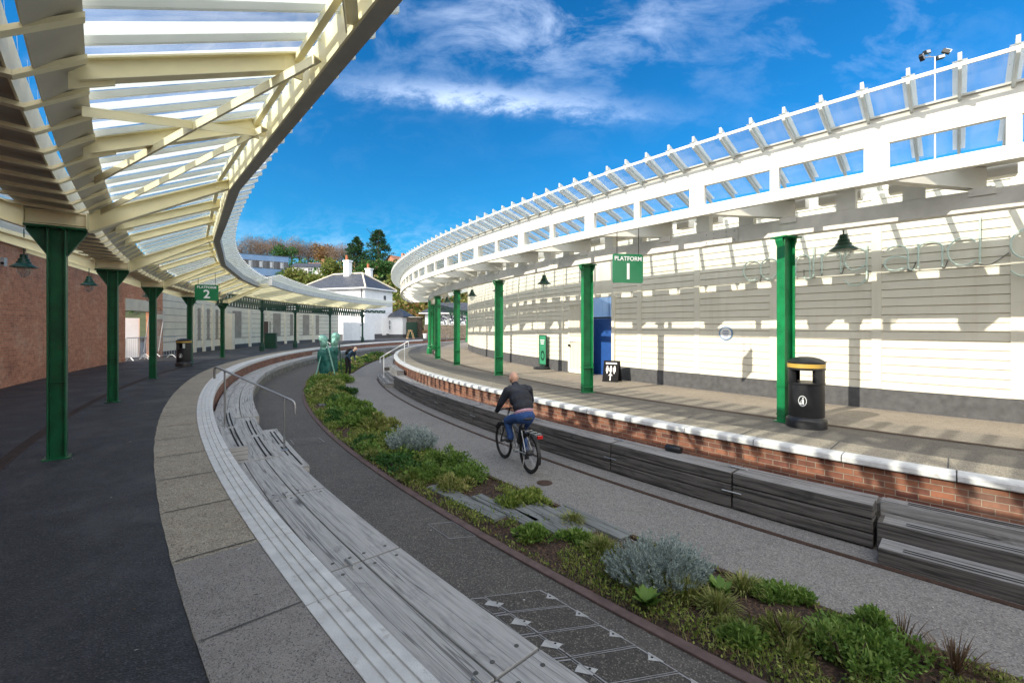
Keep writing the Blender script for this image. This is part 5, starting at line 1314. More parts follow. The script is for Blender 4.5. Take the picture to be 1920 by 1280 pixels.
# man bending forward with a rucksack
f=G(652.5,704,TRK); D=Loc((f.x,f.y,TRK),(.96,-.28))
mn=thing('person','grey haired man in blue jacket bending forward beside the planting bed','person',f)
E3=D.M(); pt=[]
def c_(a,ra,b,rb,mi): pt.append(('c',D(*a),ra,D(*b),rb,mi))
def e_(c,r,mi,M3=None): pt.append(('e',D(*c),r,E3@(M3 or Matrix.Identity(3)),mi))
bend=Matrix.Rotation(R(48),3,'Y')
e_((-.03,0,.90),(.12,.165,.12),2); e_((.05,0,1.02),(.11,.165,.15),1,bend); e_((.17,0,1.14),(.115,.185,.16),1,bend); e_((.27,0,1.23),(.10,.19,.10),1,bend)
c_((.30,.13,1.25),.075,(.30,-.13,1.25),.075,1); c_((.33,0,1.28),.055,(.40,0,1.33),.05,0)
e_((.445,0,1.40),(.085,.072,.10),3,Matrix.Rotation(R(35),3,'Y')); e_((.48,0,1.375),(.07,.062,.085),0,Matrix.Rotation(R(35),3,'Y')); e_((.55,0,1.35),(.02,.014,.02),0); e_((.44,.075,1.385),(.02,.01,.03),0); e_((.44,-.075,1.385),(.02,.01,.03),0)
for s in (-1,1):
    c_((.28,.20*s,1.22),.062,(.22,.235*s,.99),.05,1); c_((.22,.235*s,.99),.048,(.30,.18*s,.80),.038,1); e_((.31,.165*s,.765),(.03,.022,.045),0)
    for k in range(4): c_((.315,(.19-.018*k)*s,.75),.009,(.322,(.19-.018*k)*s,.70+.006*abs(k-1)),.008,0)
    c_((.32,.19*s,.77),.009,(.345,.195*s,.735),.008,0)
    c_((-.03,.085*s,.88),.095,(.03+.02*s,.09*s,.48),.066,2); c_((.03+.02*s,.09*s,.48),.064,(-.01+.06*s,.09*s,.09),.050,2)
    c_((-.03+.06*s,.09*s,.05),.045,(.15+.06*s,.095*s,.038),.036,4)
figure('body',pt,[M['skin'],M['bluejk'],M['trous'],M['hair'],M['shoe']],.0125,mn,2)
rk=thing('rucksack','black rucksack carried on the back of the bending man','rucksack',D(.05,0,1.2))
q=[('e',D(.04,0,1.25),(.12,.155,.23),E3@bend,0),('e',D(-.02,0,1.20),(.09,.13,.15),E3@bend,0),('c',D(.10,.1,1.36),.03,D(.22,.1,1.36),.025,0),('c',D(.10,-.1,1.36),.03,D(.22,-.1,1.36),.025,0)]
figure('bag',q,[M['grip']],.014,rk,2)
# draped statue of two figures
s0=V((-9.10,22.5,TRK)); S=Loc(s0,(.37,-.93)); st=thing('statue','green draped statue of two hooded figures tied with poles in the planting bed','statue',s0)
pt=[]
def c_(a,ra,b,rb,mi): pt.append(('c',S(*a),ra,S(*b),rb,mi))
def e_(c,r,mi,M3=None): pt.append(('e',S(*c),r,S.M()@(M3 or Matrix.Identity(3)),mi))
# y>0 is to the right seen from the camera when x points at the camera: S.l
e_((0,.04,.25),(.34,.42,.70),0); c_((0,-.12,.05),.27,(0,-.16,1.05),.24,0); c_((0,.22,.05),.26,(0,.24,1.2),.22,0); e_((.05,-.28,1.16),(.24,.22,.30),0); e_((.0,-.30,1.00),(.22,.19,.26),0); e_((.0,.30,1.30),(.22,.20,.30),0)
e_((.05,.02,.9),(.28,.30,.6),0); c_((.1,.05,.2),.26,(.08,.06,1.3),.20,0)
e_((.02,-.22,1.90),(.21,.225,.25),1); e_((.06,-.20,1.70),(.19,.19,.18),1); c_((.0,-.22,1.4),.15,(0,-.22,1.7),.16,1)
e_((0,.37,2.02),(.21,.215,.23),1); e_((.04,.30,1.78),(.19,.17,.22),1); c_((0,.28,1.4),.15,(0,.32,1.7),.15,1); e_((.20,-.20,1.76),(.05,.07,.10),1); e_((.2,.30,1.84),(.05,.06,.1),1)
o=figure('draped_body',pt,[M['netting'],M['verdigris']],.03,st,3)
for v in o.data.vertices:
    n_=noise.noise(v.co*3.1)*.045+noise.noise(V((v.co.x*9,v.co.y*9,v.co.z*2.0)))*.022; v.co += v.normal*n_
for z,r_ in ((.42,.46),(.95,.42),(1.30,.44),):
    mb=MB(); mb.tube([S(.36*cos(R(a)),.04+r_*sin(R(a)),z+.05*sin(R(a*2))) for a in range(0,360,15)],.014,5,closed=True); mb.build('rope',M['netting'],st)
for nm,a,b,m,r_ in (('pole',(.36,-.05,1.80),(.50,.36,.0),'verdigris',.04),('pole',(.20,.52,1.65),(.40,.66,.05),'green_old',.03),('pole',(.2,-.30,1.2),(.4,-.58,.0),'verdigris',.03)):
    mb=MB(); mb.tube([S(*a),S(*b)],r_,8); mb.build(nm,M[m],st,smooth=50)

# ------------------------------------------------------------------ planting
class LF:                      # many small separate leaves as one mesh
    def __init__(s): s.v=[]; s.f=[]
    def leaf(s,p,d,l,w,n=None,curl=0.0):
        d=d.normalized(); a=n if n is not None else V((rnd.uniform(-1,1),rnd.uniform(-1,1),rnd.uniform(-1,1)))
        sd_=d.cross(a); sd_=sd_.normalized() if sd_.length>1e-4 else d.orthogonal().normalized()
        m=p+d*(l*.5)+V((0,0,curl*l)); k=len(s.v)
        s.v += [p,m+sd_*(w/2),p+d*l,m-sd_*(w/2)]; s.f.append((k,k+1,k+2,k+3))
    def blade(s,p,d,l,w,droop=.3):
        sd_=d.cross(V((0,0,1))); sd_=(sd_.normalized() if sd_.length>1e-4 else V((1,0,0)))*w/2
        m=p+d*(l*.55); e=p+d*l-V((0,0,droop*l)); k=len(s.v)
        s.v += [p-sd_,p+sd_,m+sd_*.8,m-sd_*.8,e]; s.f += [(k,k+1,k+2,k+3),(k+3,k+2,k+4)]
    def mesh(s,name,m):
        me=bpy.data.meshes.new(name); me.from_pydata([tuple(v) for v in s.v],[],s.f); me.materials.append(m); return me
    def build(s,name,m,parent=None): return link(name,s.mesh(name,m),parent)
def rv(up=0.0):
    while True:
        v=V((rnd.uniform(-1,1),rnd.uniform(-1,1),rnd.uniform(-1,1)))
        if .05<v.length<1: v.normalize(); v.z+=up; return v.normalized()
def bush(base,rx,ry,h,n,ls,lw,up=.6,lumps=5,flat=.5):
    lf=LF(); cs=[]
    for _ in range(lumps+5):
        a=rnd.uniform(0,2*pi); q=rnd.random()**.6; hh=h*(1-.55*q)*rnd.uniform(.55,1.15); cs.append((base+V((cos(a)*q*rx*.85,sin(a)*q*ry*.85,hh*.45)),rnd.uniform(.22,.42),hh*.55))
    for _ in range(n):
        c,k,hh=rnd.choice(cs); d=rv(.25); q=c+V((d.x*rx*k,d.y*rx*k,d.z*hh))*rnd.uniform(.25,1.0)**.5
        if q.z<base.z+.005: q.z=base.z+rnd.uniform(.005,.05)
        if rnd.random()<.10: lf.blade(q,rv(1.3),ls*rnd.uniform(1.4,2.6),lw*.35,.3)
        else: lf.leaf(q,(d+rv(up)*.9),ls*rnd.uniform(.5,1.3),lw*rnd.uniform(.6,1.3))
    return lf
def spiky(base,rx,ry,h,nst,nl,ls,lw):  # upright woolly stems (lavender-like)
    lf=LF()
    for _ in range(nst):
        a=rnd.uniform(0,2*pi); q=rnd.uniform(0,1)**.55; x=q*cos(a); y=q*sin(a)
        top=h*(1-.55*q*q)*rnd.uniform(.75,1.08); b=base+V((x*rx*.7,y*ry*.7,0)); d=V((x*.75*rx/h,y*.75*ry/h,1)).normalized()
        L=top*rnd.uniform(.85,1.1)
        for k in range(nl):
            t=rnd.uniform(.25,1); lf.leaf(b+d*(L*t),(d*1.0+rv(0)*.75),ls*rnd.uniform(.6,1.2),lw)
    return lf
def tuft(base,r,h,n,w):
    lf=LF()
    for _ in range(n):
        a=rnd.uniform(0,2*pi); q=rnd.uniform(0,1); b=base+V((cos(a)*r*.35*q,sin(a)*r*.35*q,0)); d=V((cos(a)*r*q/h*1.2,sin(a)*r*q/h*1.2,1)).normalized()
        lf.blade(b,d,h*rnd.uniform(.6,1.15),w,rnd.uniform(.1,.5))
    return lf
def stems(base,h): 
    mb=MB()
    for _ in range(5):
        a=rnd.uniform(0,2*pi); mb.tube([base+V((.02*cos(a),.02*sin(a),-.01)),base+V((.12*cos(a),.12*sin(a),h))],.006,4,caps=False)
    return mb
def plant(name,label,cat,group,px,py,fn,m,st=True):
    b=G(px,py,TRK); b.z=TRK+.03
    t=thing(name,label,cat,b,group)
    fn(b).build('foliage',M[m],t)
    if st: stems(b,.22).build('stem',M['bark'],t)
    return t
gs='shrubs in the planting bed'
plant('silver_shrub','large silver grey lavender like shrub in the near part of the planting bed','shrub',gs,1236,1094,lambda b:spiky(b,.58,.40,.44,420,30,.040,.009),'lf_silver')
plant('silver_shrub','smaller round silver grey shrub opposite the bicycle in the planting bed','shrub',gs,771,846,lambda b:spiky(b,.56,.45,.50,320,24,.055,.014),'lf_silver')
plant('green_shrub','lush bright green leafy clump at the near bottom right end of the bed','shrub',gs,1590,1262,lambda b:bush(b,.50,.34,.30,4200,.045,.022,.7,7),'lf_green')
plant('green_shrub','second lush green clump behind the nearest one in the bed','shrub',gs,1640,1214,lambda b:bush(b,.42,.30,.26,2600,.05,.024,.7,5),'lf_green')
plant('green_shrub','fern like olive clump left of the lush green clumps','shrub',gs,1480,1214,lambda b:bush(b,.26,.2,.24,1200,.06,.016,.9,4),'lf_grass')
plant('dry_plant','brown withered flower stalks at the near right edge of the bed','plant',None,1790,1262,lambda b:tuft(b,.40,.30,130,.008),'lf_dry',False)
plant('dry_plant','dark dried stalks beside the lush green clump and the rail','plant',None,1690,1220,lambda b:tuft(b,.26,.30,90,.008),'lf_dry',False)
for i,(px,py,r,h,lab) in enumerate(((1290,1130,.26,.26,'olive grass tuft in front of the large silver shrub'),(1345,1152,.28,.24,'spiky grass tuft nearest the brick edging, right of the silver shrub'),(1395,1112,.30,.22,'straw coloured grass tuft beside the rail and the silver shrub'),(1372,1185,.18,.14,'low green grass tuft on bare mulch by the brick edging'),(1130,1040,.25,.25,'tall grass tuft at the left side of the large silver shrub'),(1075,985,.25,.2,'grass tuft at the near end of the sunken sleepers'),(700,862,.25,.25,'yellowish grass tuft below the smaller silver shrub'),(770,905,.3,.25,'dark grass tuft where the sunken sleepers begin'),(720,815,.28,.25,'grass tuft behind the smaller silver shrub'),(672,790,.35,.28,'flowering grass clump between statue and smaller silver shrub'))):
    plant('grass_tuft',lab,'grass tuft','grass tufts in the planting bed',px,py,lambda b:tuft(b,r,h,260,.010),'lf_grass',False)
def rosette(b):
    lf=LF()
    for k in range(9):
        a=2*pi*k/9; d=V((cos(a),sin(a),.8)); 
        for j in range(3): lf.leaf(b+V((0,0,.02+.02*j)),d+rv()*.25,rnd.uniform(.12,.18),.10,V((0,0,1)))
    return lf
plant('leafy_plant','broad leaved green plant by the brick edging below the silver shrub','plant',None,1212,1146,rosette,'lf_green',False)
plant('leafy_plant','small broad leaved plant among the grass tufts','plant',None,1350,1125,rosette,'lf_green',False)
for i,(px,py,rx,h,lab,m) in enumerate(((835,880,.46,.36,'dark green bush right of the smaller silver shrub','lf_green'),(880,905,.42,.30,'spreading green bush beside the rail opposite the bicycle wheel','lf_green'),(800,900,.36,.28,'leafy green bush below the smaller silver shrub','lf_green'),(850,918,.34,.22,'low green bush at the start of the sunken sleepers','lf_grass'),(975,945,.5,.14,'low mossy mound along the rail by the sunken sleepers','lf_moss'),(1000,1012,.34,.16,'green creeping clump between brick edging and sunken sleepers','lf_green'),(1080,1022,.30,.17,'leafy clump left of the tall grass by the silver shrub','lf_green'),(690,800,.60,.40,'rounded green bush behind the grass, nearest the smaller silver shrub','lf_green'),(712,806,.42,.36,'bush next to the rail just behind the smaller silver shrub','lf_grass'),(650,770,.60,.38,'green bush midway between the statue and the smaller silver shrub','lf_green'),(640,741,.50,.32,'bush along the right edge of the bed near the statue','lf_dark'),(620,742,.60,.35,'pale green bush nearest the pale sunken sleepers','lf_grass'),(605,722,.55,.36,'bush growing at the left foot of the draped statue','lf_green'),(636,718,.55,.36,'bright green bush in front of the draped statue','lf_green'),(600,790,.0,.0,'',''),(1455,1125,.34,.10,'bright green creeping mat along the rail','lf_green'),(1400,1210,.22,.12,'small leafy clump on mulch beside the brick edging','lf_green'))):
    if rx>0: plant('green_shrub',lab,'shrub',gs,px,py,lambda b:bush(b,rx*(.85 if py>960 else 1.05),rx*(.6 if py>960 else .8),h*(.85 if py>960 else 1.15),int(1500*rx/.4),.06 if py>860 else .10,.028 if py>860 else .045,.7,6),m,False)
# ground cover and far bed plants nobody could count
lf=LF(); lg=LF(); ld=LF()
for i in range(90000):
    th=-46.5+ (rnd.random()**1.35)*36.0
    q=rnd.random(); r=BEDL(th)+(BEDR(th)-BEDL(th))*q
    p=P(th,r,TRK+.02+.03*min(q,1-q)*2)
    d_=hypot(p.x,p.y)
    if any(seg_d(V((p.x,p.y,0)),a_,b_)[0]<.13 for a_,b_ in SLEEP) and rnd.random()<.93: continue
    nz=noise.noise(V((p.x*1.1,p.y*1.1,1.7)))+.5*noise.noise(V((p.x*3.3,p.y*3.3,4.2)))
    edge=min(q,1-q)
    thr=-.02 if d_<6 else (-.05 if d_<9 else -.35)
    if nz<thr and edge>.06: 
        if rnd.random()<.10: ld.leaf(p,rv(.1),rnd.uniform(.02,.06),.018)
        continue
    if edge<.06 and rnd.random()<.5: continue
    s_=1+max(0,d_-5)*.06
    hh=.05*s_*(1+1.6*max(0,nz))
    if rnd.random()<.55: lf.leaf(p+V((0,0,rnd.random()*hh*.8)),rv(.7),rnd.uniform(.02,.05)*s_,.020*s_)
    else: lg.blade(p,rv(1.6),rnd.uniform(.05,.12)*s_,.006*s_,.3)
for lf_,nm,m,lab in ((lf,'ground_cover','lf_moss','low mossy ground cover spread over the planting bed'),(lg,'turf','lf_grass','short grass blades spread over the planting bed'),(ld,'leaf_litter','lf_dry','dry brown leaf litter scattered on the mulch')):
    o=lf_.build(nm,M[m]); tag(o,lab,'ground cover',kind='stuff')
fb=LF(); fd=LF(); fg=LF()
for i in range(34000):
    th=-38.5+rnd.random()**1.1*40; q=rnd.random(); r=BEDL(th)+(BEDR(th)-BEDL(th))*q; p=P(th,r,TRK+.02)
    if any(seg_d(V((p.x,p.y,0)),a_,b_)[0]<.2 for a_,b_ in SLEEP): continue
    nz=noise.noise(V((p.x*.9,p.y*.9,7.7)))+.6*noise.noise(V((p.x*2.3,p.y*2.3,3.7))); hgt=(.10+.42*nz)*min(1,min(q,1-q)*6)
    k_=noise.noise(V((p.x*.7,p.y*.7,21.3)))+.5*noise.noise(V((p.x*2.9,p.y*2.9,9.1)))+rnd.uniform(-.15,.15)
    if hgt>.03: (fd if k_<-.05 else fg if k_>.22 else fb).leaf(p+V((0,0,rnd.random()**.6*hgt)),rv(.6),rnd.uniform(.05,.12)*(1+.03*max(0,p.y-8)),.045*(1+.03*max(0,p.y-8)))
for q_,m_,l_ in ((fb,'lf_green','tangled low green planting filling the middle and far end of the bed'),(fd,'lf_dark','darker green tangled planting in the middle and far end of the bed'),(fg,'lf_grass','straw and olive coloured growth in the middle and far end of the bed')):
    o=q_.build('ground_cover',M[m_]); tag(o,l_,'ground cover',kind='stuff')

lt=LF(); lt2=LF()
for i in range(420):
    th=-46+rnd.random()*30; z=.012; k=rnd.random()
    if k<.45: r=LC(th)+.4+rnd.random()**1.5*4.0
    elif k<.75: r,z=BEDL(th)+.12+rnd.random()*1.2,TRK+.012
    else: r,z=RBE(th)+.05+rnd.random()*1.5,TRK+.008
    p=P(th,r,z); a=rnd.uniform(0,6.28); d=V((cos(a),sin(a),rnd.uniform(.0,.25)))
    (lt if rnd.random()<.6 else lt2).leaf(p,d,rnd.uniform(.012,.04),rnd.uniform(.008,.022),V((0,0,1)))
o=lt.build('fallen_leaves',M['lf_dry']); tag(o,'small dry leaves scattered over the paths and left platform','litter',kind='stuff')
o=lt2.build('paper_scraps',M['plate']); tag(o,'tiny pale scraps scattered over the paths and left platform','litter',kind='stuff')
# ------------------------------------------------------------------ background
def hz(x,y):
    t=tab([(0,0),(74,0),(84,4.0),(95,8.5),(110,13.5),(130,18),(160,22),(210,25),(420,27)])(y)
    return max(-.03,t*(.72+.28*min(1,max(0,(-x-5)/30.0)+.55) )+(noise.noise(V((x*.05,y*.05,0)))*1.3 if y>80 else 0)) * (.62 if x<-52 and y<140 else 1.0) if y>74.5 else -.03
mb=MB(); xs=[-330+10*i for i in range(58)]; ys=[72,75,79,84,90,97,105,115,126,140,160,185,220,280,420]
for i in range(len(xs)-1):
    for j in range(len(ys)-1):
        q=[(xs[i],ys[j]),(xs[i+1],ys[j]),(xs[i+1],ys[j+1]),(xs[i],ys[j+1])]
        mb.face([(a,b,hz(a,b)) for a,b in q])
o=structure('hill',mb,M['hillm'],smooth=60)
# scrub carpet on the slope
for nm,n,m,x0,x1,y0,y1,ls,lab in (('hillside_scrub',15000,'lf_scrub',-48,6,75.5,104,1.0,'dense green and olive scrub covering the near hillside'),('hillside_scrub',9000,'lf_dark',-110,-10,88,150,1.4,'darker evergreen scrub on the upper hillside'),('hillside_scrub',4200,'lf_rust',-30,4,77,100,.8,'russet and straw coloured brush among the hillside scrub')):
    f_=LF()
    for _ in range(n):
        x=rnd.uniform(x0,x1); y=rnd.uniform(y0,y1); nz=noise.noise(V((x*.16,y*.16,m.__len__())))+.4*noise.noise(V((x*.5,y*.5,2)))
        if nz<-.12: continue
        z=hz(x,y)+rnd.random()*(1.4+2.4*max(0,nz)); f_.leaf(V((x,y,z)),rv(.3),ls*rnd.uniform(.4,1),ls*.5)
    o=f_.build(nm,M[m]); tag(o,lab,'scrub',kind='stuff')
def tree(name,label,group,x,y,h,r,kind,m):
    z=hz(x,y)-.3; b=V((x,y,z)); t=thing(name,label,'tree',b,group)
    mb=MB(); pts=[b,b+V((rnd.uniform(-.3,.3),0,h*.3)),b+V((rnd.uniform(-.4,.4),0,h*.62)),b+V((rnd.uniform(-.5,.5),0,h*.9))]
    mb.tube(pts,[h*.035,h*.028,h*.018,h*.006],7)
    tips=[]
    for k in range(9):
        a=rnd.uniform(0,2*pi); s=rnd.uniform(.25,.75); p0=b+V((0,0,h*s)); e=p0+V((cos(a)*r*rnd.uniform(.5,.95),sin(a)*r*rnd.uniform(.5,.95),h*rnd.uniform(.08,.3))); mb.tube([p0,(p0+e)/2+V((0,0,.1*h*.3)),e],[h*.012,h*.008,h*.003],5); tips.append(e)
    mb.build('trunk',M['bark'],t,smooth=60)
    f_=LF()
    if kind=='bare':
        for _ in range(3200):
            e=rnd.choice(tips) if rnd.random()<.7 else b+V((0,0,h*rnd.uniform(.5,.95)))
            q=e+rv()*rnd.random()**.5*r*.55
            f_.leaf(q,rv(.8),rnd.uniform(.5,1.3),.055)
    elif kind=='cedar':
        for k in range(15):
            s=.30+.68*k/14; rr=r*(1-.78*((s-.3)/.7)**1.3)*rnd.uniform(.75,1.15)
            for j in range(6):
                a=rnd.uniform(0,2*pi); c=b+V((cos(a)*rr*.62,sin(a)*rr*.62,h*s+rnd.uniform(-.2,.2)))
                for _ in range(85):
                    d=rv(0); q=c+V((d.x*rr*.36,d.y*rr*.36,d.z*h*.020))*rnd.random()**.4; f_.leaf(q,d+V((0,0,.35)),rnd.uniform(.25,.55),.16)
    else:
        cs=[b+V((rnd.uniform(-.55,.55)*r,rnd.uniform(-.5,.5)*r,h*rnd.uniform(.4,.85))) for _ in range(9)]
        for _ in range(1500):
            c=rnd.choice(cs); d=rv(); f_.leaf(c+V((d.x,d.y,d.z*.8))*r*.45*rnd.random()**.35,rv(.2),rnd.uniform(.35,.8),.38)
    f_.build('crown',M[m],t)
def at(px,y): return (px-960)/FPX*y
x=at(709,112); tree('cedar_tree','tall dark cedar rising above the chimneys','two cedars on the hill',x,112,11.2,4.4,'cedar','lf_pine')
x=at(668,114); tree('cedar_tree','shorter flat topped cedar left of the tall cedar','two cedars on the hill',x,114,9.6,3.6,'cedar','lf_pine')
wl=['bare winter tree at the left end of the skyline above the blue block','second bare winter tree above the blue block','third bare winter tree on the skyline','bare winter tree above the middle of the blue block','bare winter tree near the right corner of the blue block','bare pinkish winter tree right of the blue block','bare winter tree on the ridge left of the russet tree','bare winter tree above the small white house','bare winter tree at the right end of the ridge wood','bare winter tree between ridge wood and cedars','thin bare tree left of the cedars','bare tree behind the house chimneys']
for i,(px,y,h,lab) in enumerate(zip((452,470,488,500,520,548,562,577,590,603,622,640),(150,158,152,165,160,155,165,158,168,160,150,140),(8,8.5,9,9,9.5,9,9,8,8,8,6,6),wl)):
    tree('bare_tree',lab,'bare trees on the ridge',at(px,y),y,h+.6,4.2,'bare','lf_twig')
for px,y,h,r,k,m,lab in ((535,148,9,4.6,'leaf','lf_dark','dark evergreen tree at the right corner of the blue block'),(607,150,8,4.8,'leaf','lf_rust','broad russet brown tree on the ridge right of the bare wood'),(578,118,5.5,3.4,'bare','lf_rust','orange brown bushy tree above the hillside hedge'),(622,104,6,3.6,'leaf','lf_scrub','olive green bushy tree left of the house chimney'),(560,100,4.5,3.4,'leaf','lf_scrub','green hedge tree below the blue block'),(596,94,4,3,'leaf','lf_scrub','green bush tree behind the far canopy fascia'),(690,104,5.5,2.6,'leaf','lf_dark','dark evergreen below the cedars beside the chimney'),(725,104,5,3,'leaf','lf_dark','dark evergreen right of the tall cedar'),(748,98,4,2.6,'leaf','lf_scrub','light green tree on the slope beneath the right canopy'),(775,92,4,2.6,'leaf','lf_scrub','bushy olive tree on the slope above the slate roofs'),(800,88,4,2.8,'leaf','lf_dark','dark bushy tree on the slope over the signal cabin'),(540,130,7,4,'leaf','lf_dark','evergreen tree behind the right end of the blue block')):
    tree('hillside_tree',lab,'leafy trees on the hillside',at(px,y),y,h,r,k,m)
# blue office block
bb=thing('office_block','long pale blue office block with two rows of dark windows on the hill','office block',V((-70,126,14)))
A=V((at(380,119),119.0,0)); Bq=V((at(541,131),131.0,0)); d=(Bq-A).normalized(); nb=V((d.y,-d.x,0)); ZT=21.6
A=Bq-d*24
mb=MB(); c=(A+Bq)/2-nb*6; mb.box((c.x,c.y,ZT/2+3),(24,12,ZT-6),atan2(d.y,d.x)); mb.build('wall',M['blue_render'],bb)
mb=MB(); mb.box((c.x,c.y,ZT+.06),(24.3,12.3,.12),atan2(d.y,d.x)); mb.build('roof',M['plinth'],bb)
for row in range(3):
    for k in range(9):
        p=Bq-d*(1.35+2.62*k)+nb*.04+V((0,0,ZT-2.6-4.2*row))
        mb=MB(); mb.box(p,(1.9,.10,2.1),atan2(d.y,d.x)); w=mb.build('window',M['win'],bb)
        mb=MB(); mb.box(p+nb*.06+V((0,0,0)),(.10,.06,2.1),atan2(d.y,d.x)); mb.box(p+nb*.06-d*.5,(.62,.05,1.6),atan2(d.y,d.x)); mb.build('pane',M['curtain'],w)
        for s in (-1,1):
            mb=MB(); mb.box(p+d*1.12*s+nb*.02,(.34,.10,2.1),atan2(d.y,d.x)); mb.build('shutter_panel',M['plinth'],bb)
# white house
def hiproof(mb,c,L,Wd,z0,h,rz,over=.35,ridge=None):
    Mz=Matrix.Rotation(rz,3,'Z'); c=V(c); hx,hy=L/2+over,Wd/2+over; rx=(L-Wd)/2 if ridge is None else ridge
    q=lambda x,y,z: c+Mz@V((x,y,0))+V((0,0,z))
    e=[q(-hx,-hy,z0),q(hx,-hy,z0),q(hx,hy,z0),q(-hx,hy,z0)]; r=[q(-rx,0,z0+h),q(rx,0,z0+h)]
    mb.face([e[0],e[1],r[1],r[0]]); mb.face([e[2],e[3],r[0],r[1]]); mb.face([e[1],e[2],r[1]]); mb.face([e[3],e[0],r[0]]); mb.face(e[::-1])
    return e,r
wh=thing('white_house','two storey white house with slate hip roof and two chimneys','house',V((-22,66,0)))
C0=V((-20.05,62,0)); dl=V((-.94,.34,0)).normalized(); dr=V((.34,.94,0)).normalized(); rzh=atan2(-dl.y,-dl.x)
LW,RW,EV=11.0,6.4,7.0
c=C0+dl*LW/2+dr*RW/2
mb=MB(); mb.box((c.x,c.y,EV/2+.3),(LW,RW,EV-.6),rzh); mb.build('wall',M['render'],wh)
mb=MB(); mb.box((c.x,c.y,.3),(LW+.06,RW+.06,.6),rzh); mb.build('plinth',M['plinth'],wh)
mb=MB(); e,r=hiproof(mb,c,LW,RW,EV,2.35,rzh,.45,ridge=2.6); rf=mb.build('roof',M['slate'],wh)
mb=MB()
for i,j in ((0,0),(1,1),(2,1),(3,0)): mb.tube([e[i]+V((0,0,.05)),r[j]+V((0,0,.05))],.11,6)
mb.tube([r[0]+V((0,0,.05)),r[1]+V((0,0,.05))],.11,6); mb.build('hip_tile',M['stucco'],rf)
mb=MB(); 
for i in range(4): mb.beam(e[i]-V((0,0,.02)),e[(i+1)%4]-V((0,0,.02)),.12,.18)
mb.build('eaves_board',M['white'],rf)
def chimney(p,z0,z1,w,par):
    mb=MB(); mb.box((p.x,p.y,(z0+z1)/2),(w,w*.72,z1-z0),rzh); mb.box((p.x,p.y,z1-.12),(w+.2,w*.72+.2,.2),rzh); ch=mb.build('chimney',M['render'],par)
    mb=MB(); mb.lathe([(.2,0),(.16,.7),(.19,.75)],(p.x-.15,p.y,z1),10); mb.build('chimney_pot',M['terracotta'],ch)
chimney(V((at(652,66.5),66.5,0)),8.0,11.3,.95,rf); chimney(V((at(692,71),71,0)),8.0,10.7,.9,rf)
nl_=-dr; nr_=-dl
def win(par,p,n,w,h,m='curtain',fr='white'):
    rz=atan2(n.y,n.x)+pi/2
    mb=MB(); mb.box(p,(w+.14,.10,h+.14),rz); f_=mb.build('window',M[fr],par)
    mb=MB()
    for sx_ in (-1,1):
        for sz in (-1,1): mb.box(p+n*.055+V((cos(rz),sin(rz),0))*sx_*w*.255+V((0,0,sz*h*.255)),(w*.44,.02,h*.44),rz)
    mb.build('pane',M[m],f_)
for q in (3.2,1.9):
    for z,h in ((5.4,1.4),(2.7,1.9)): win(wh,C0+dl*q+nl_*.03+V((0,0,z)),nl_,.85,h)
for q in (6.0,8.2):
    for z,h in ((5.4,1.4),(2.7,1.9)): win(wh,C0+dl*q+nl_*.03+V((0,0,z)),nl_,.85,h)
win(wh,C0+dr*4.4+nr_*.03+V((0,0,5.4)),nr_,.55,1.5,'win'); 
mb=MB(); mb.box(C0+dr*4.3+nr_*.03+V((0,0,1.7)),(.1,.95,2.6),atan2(nr_.y,nr_.x)); mb.build('door',M['white'],wh)
mb=MB(); mb.tube([C0+dl*.5+nl_*.1+V((0,0,.1)),C0+dl*.5+nl_*.1+V((0,0,EV))],.06,6); mb.build('downpipe',M['plinth'],wh)
mb=MB(); mb.box(C0+dr*3.2+nr_*.02+V((0,0,3.7)),(.06,6.4,.08),atan2(nr_.y,nr_.x)); mb.build('string_course',M['white'],wh)
# small annexe
an=thing('white_annexe','low white annexe with blue slate roof beside the white house','annexe',V((-16.3,66.5,0)))
c=V((at(748,67.5),68.6,0)); mb=MB(); mb.box((c.x,c.y,1.7),(2.3,3.4,2.8),rzh+.12); mb.build('wall',M['render'],an)
mb=MB(); mb.box((c.x,c.y,.25),(2.34,3.44,.5),rzh+.12); mb.build('plinth',M['plinth'],an)
mb=MB(); hiproof(mb,c,2.3,3.4,3.1,1.25,rzh+.12,.35,ridge=.05); mb.build('roof',M['slate'],an)
n2=V((sin(rzh+.12),-cos(rzh+.12),0)); 
p=c+n2*1.72
win(an,V((p.x+.25,p.y+.1,1.9)),n2,.3,1.4,'win','render'); win(an,V((p.x-.75,p.y-.1,1.9)),n2,.2,1.4,'win','render')
# white hoarding in front of the house
ho=thing('white_hoarding','low white hoarding with a hinged gate in front of the white house','hoarding',V((-19,53,0)))
a=V((at(643,52.6),52.6,0)); b=V((at(702,56.5),56.5,0)); d=(b-a).normalized()
for k in range(4):
    p0=a.lerp(b,k/4)+d*.01; p1=a.lerp(b,(k+1)/4)-d*.01
    mb=MB(); mb.beam(p0+V((0,0,2.12)),p1+V((0,0,2.12)),.06,2.1); mb.build('panel',M['render'],ho)
n3=V((d.y,-d.x,0)); p=a.lerp(b,.55)+n3*.06
for z in (.35,1.8):
    mb=MB(); mb.box(p+V((0,0,z)),(.22,.05,.08),atan2(d.y,d.x)); mb.build('hinge',M['grip'],ho)
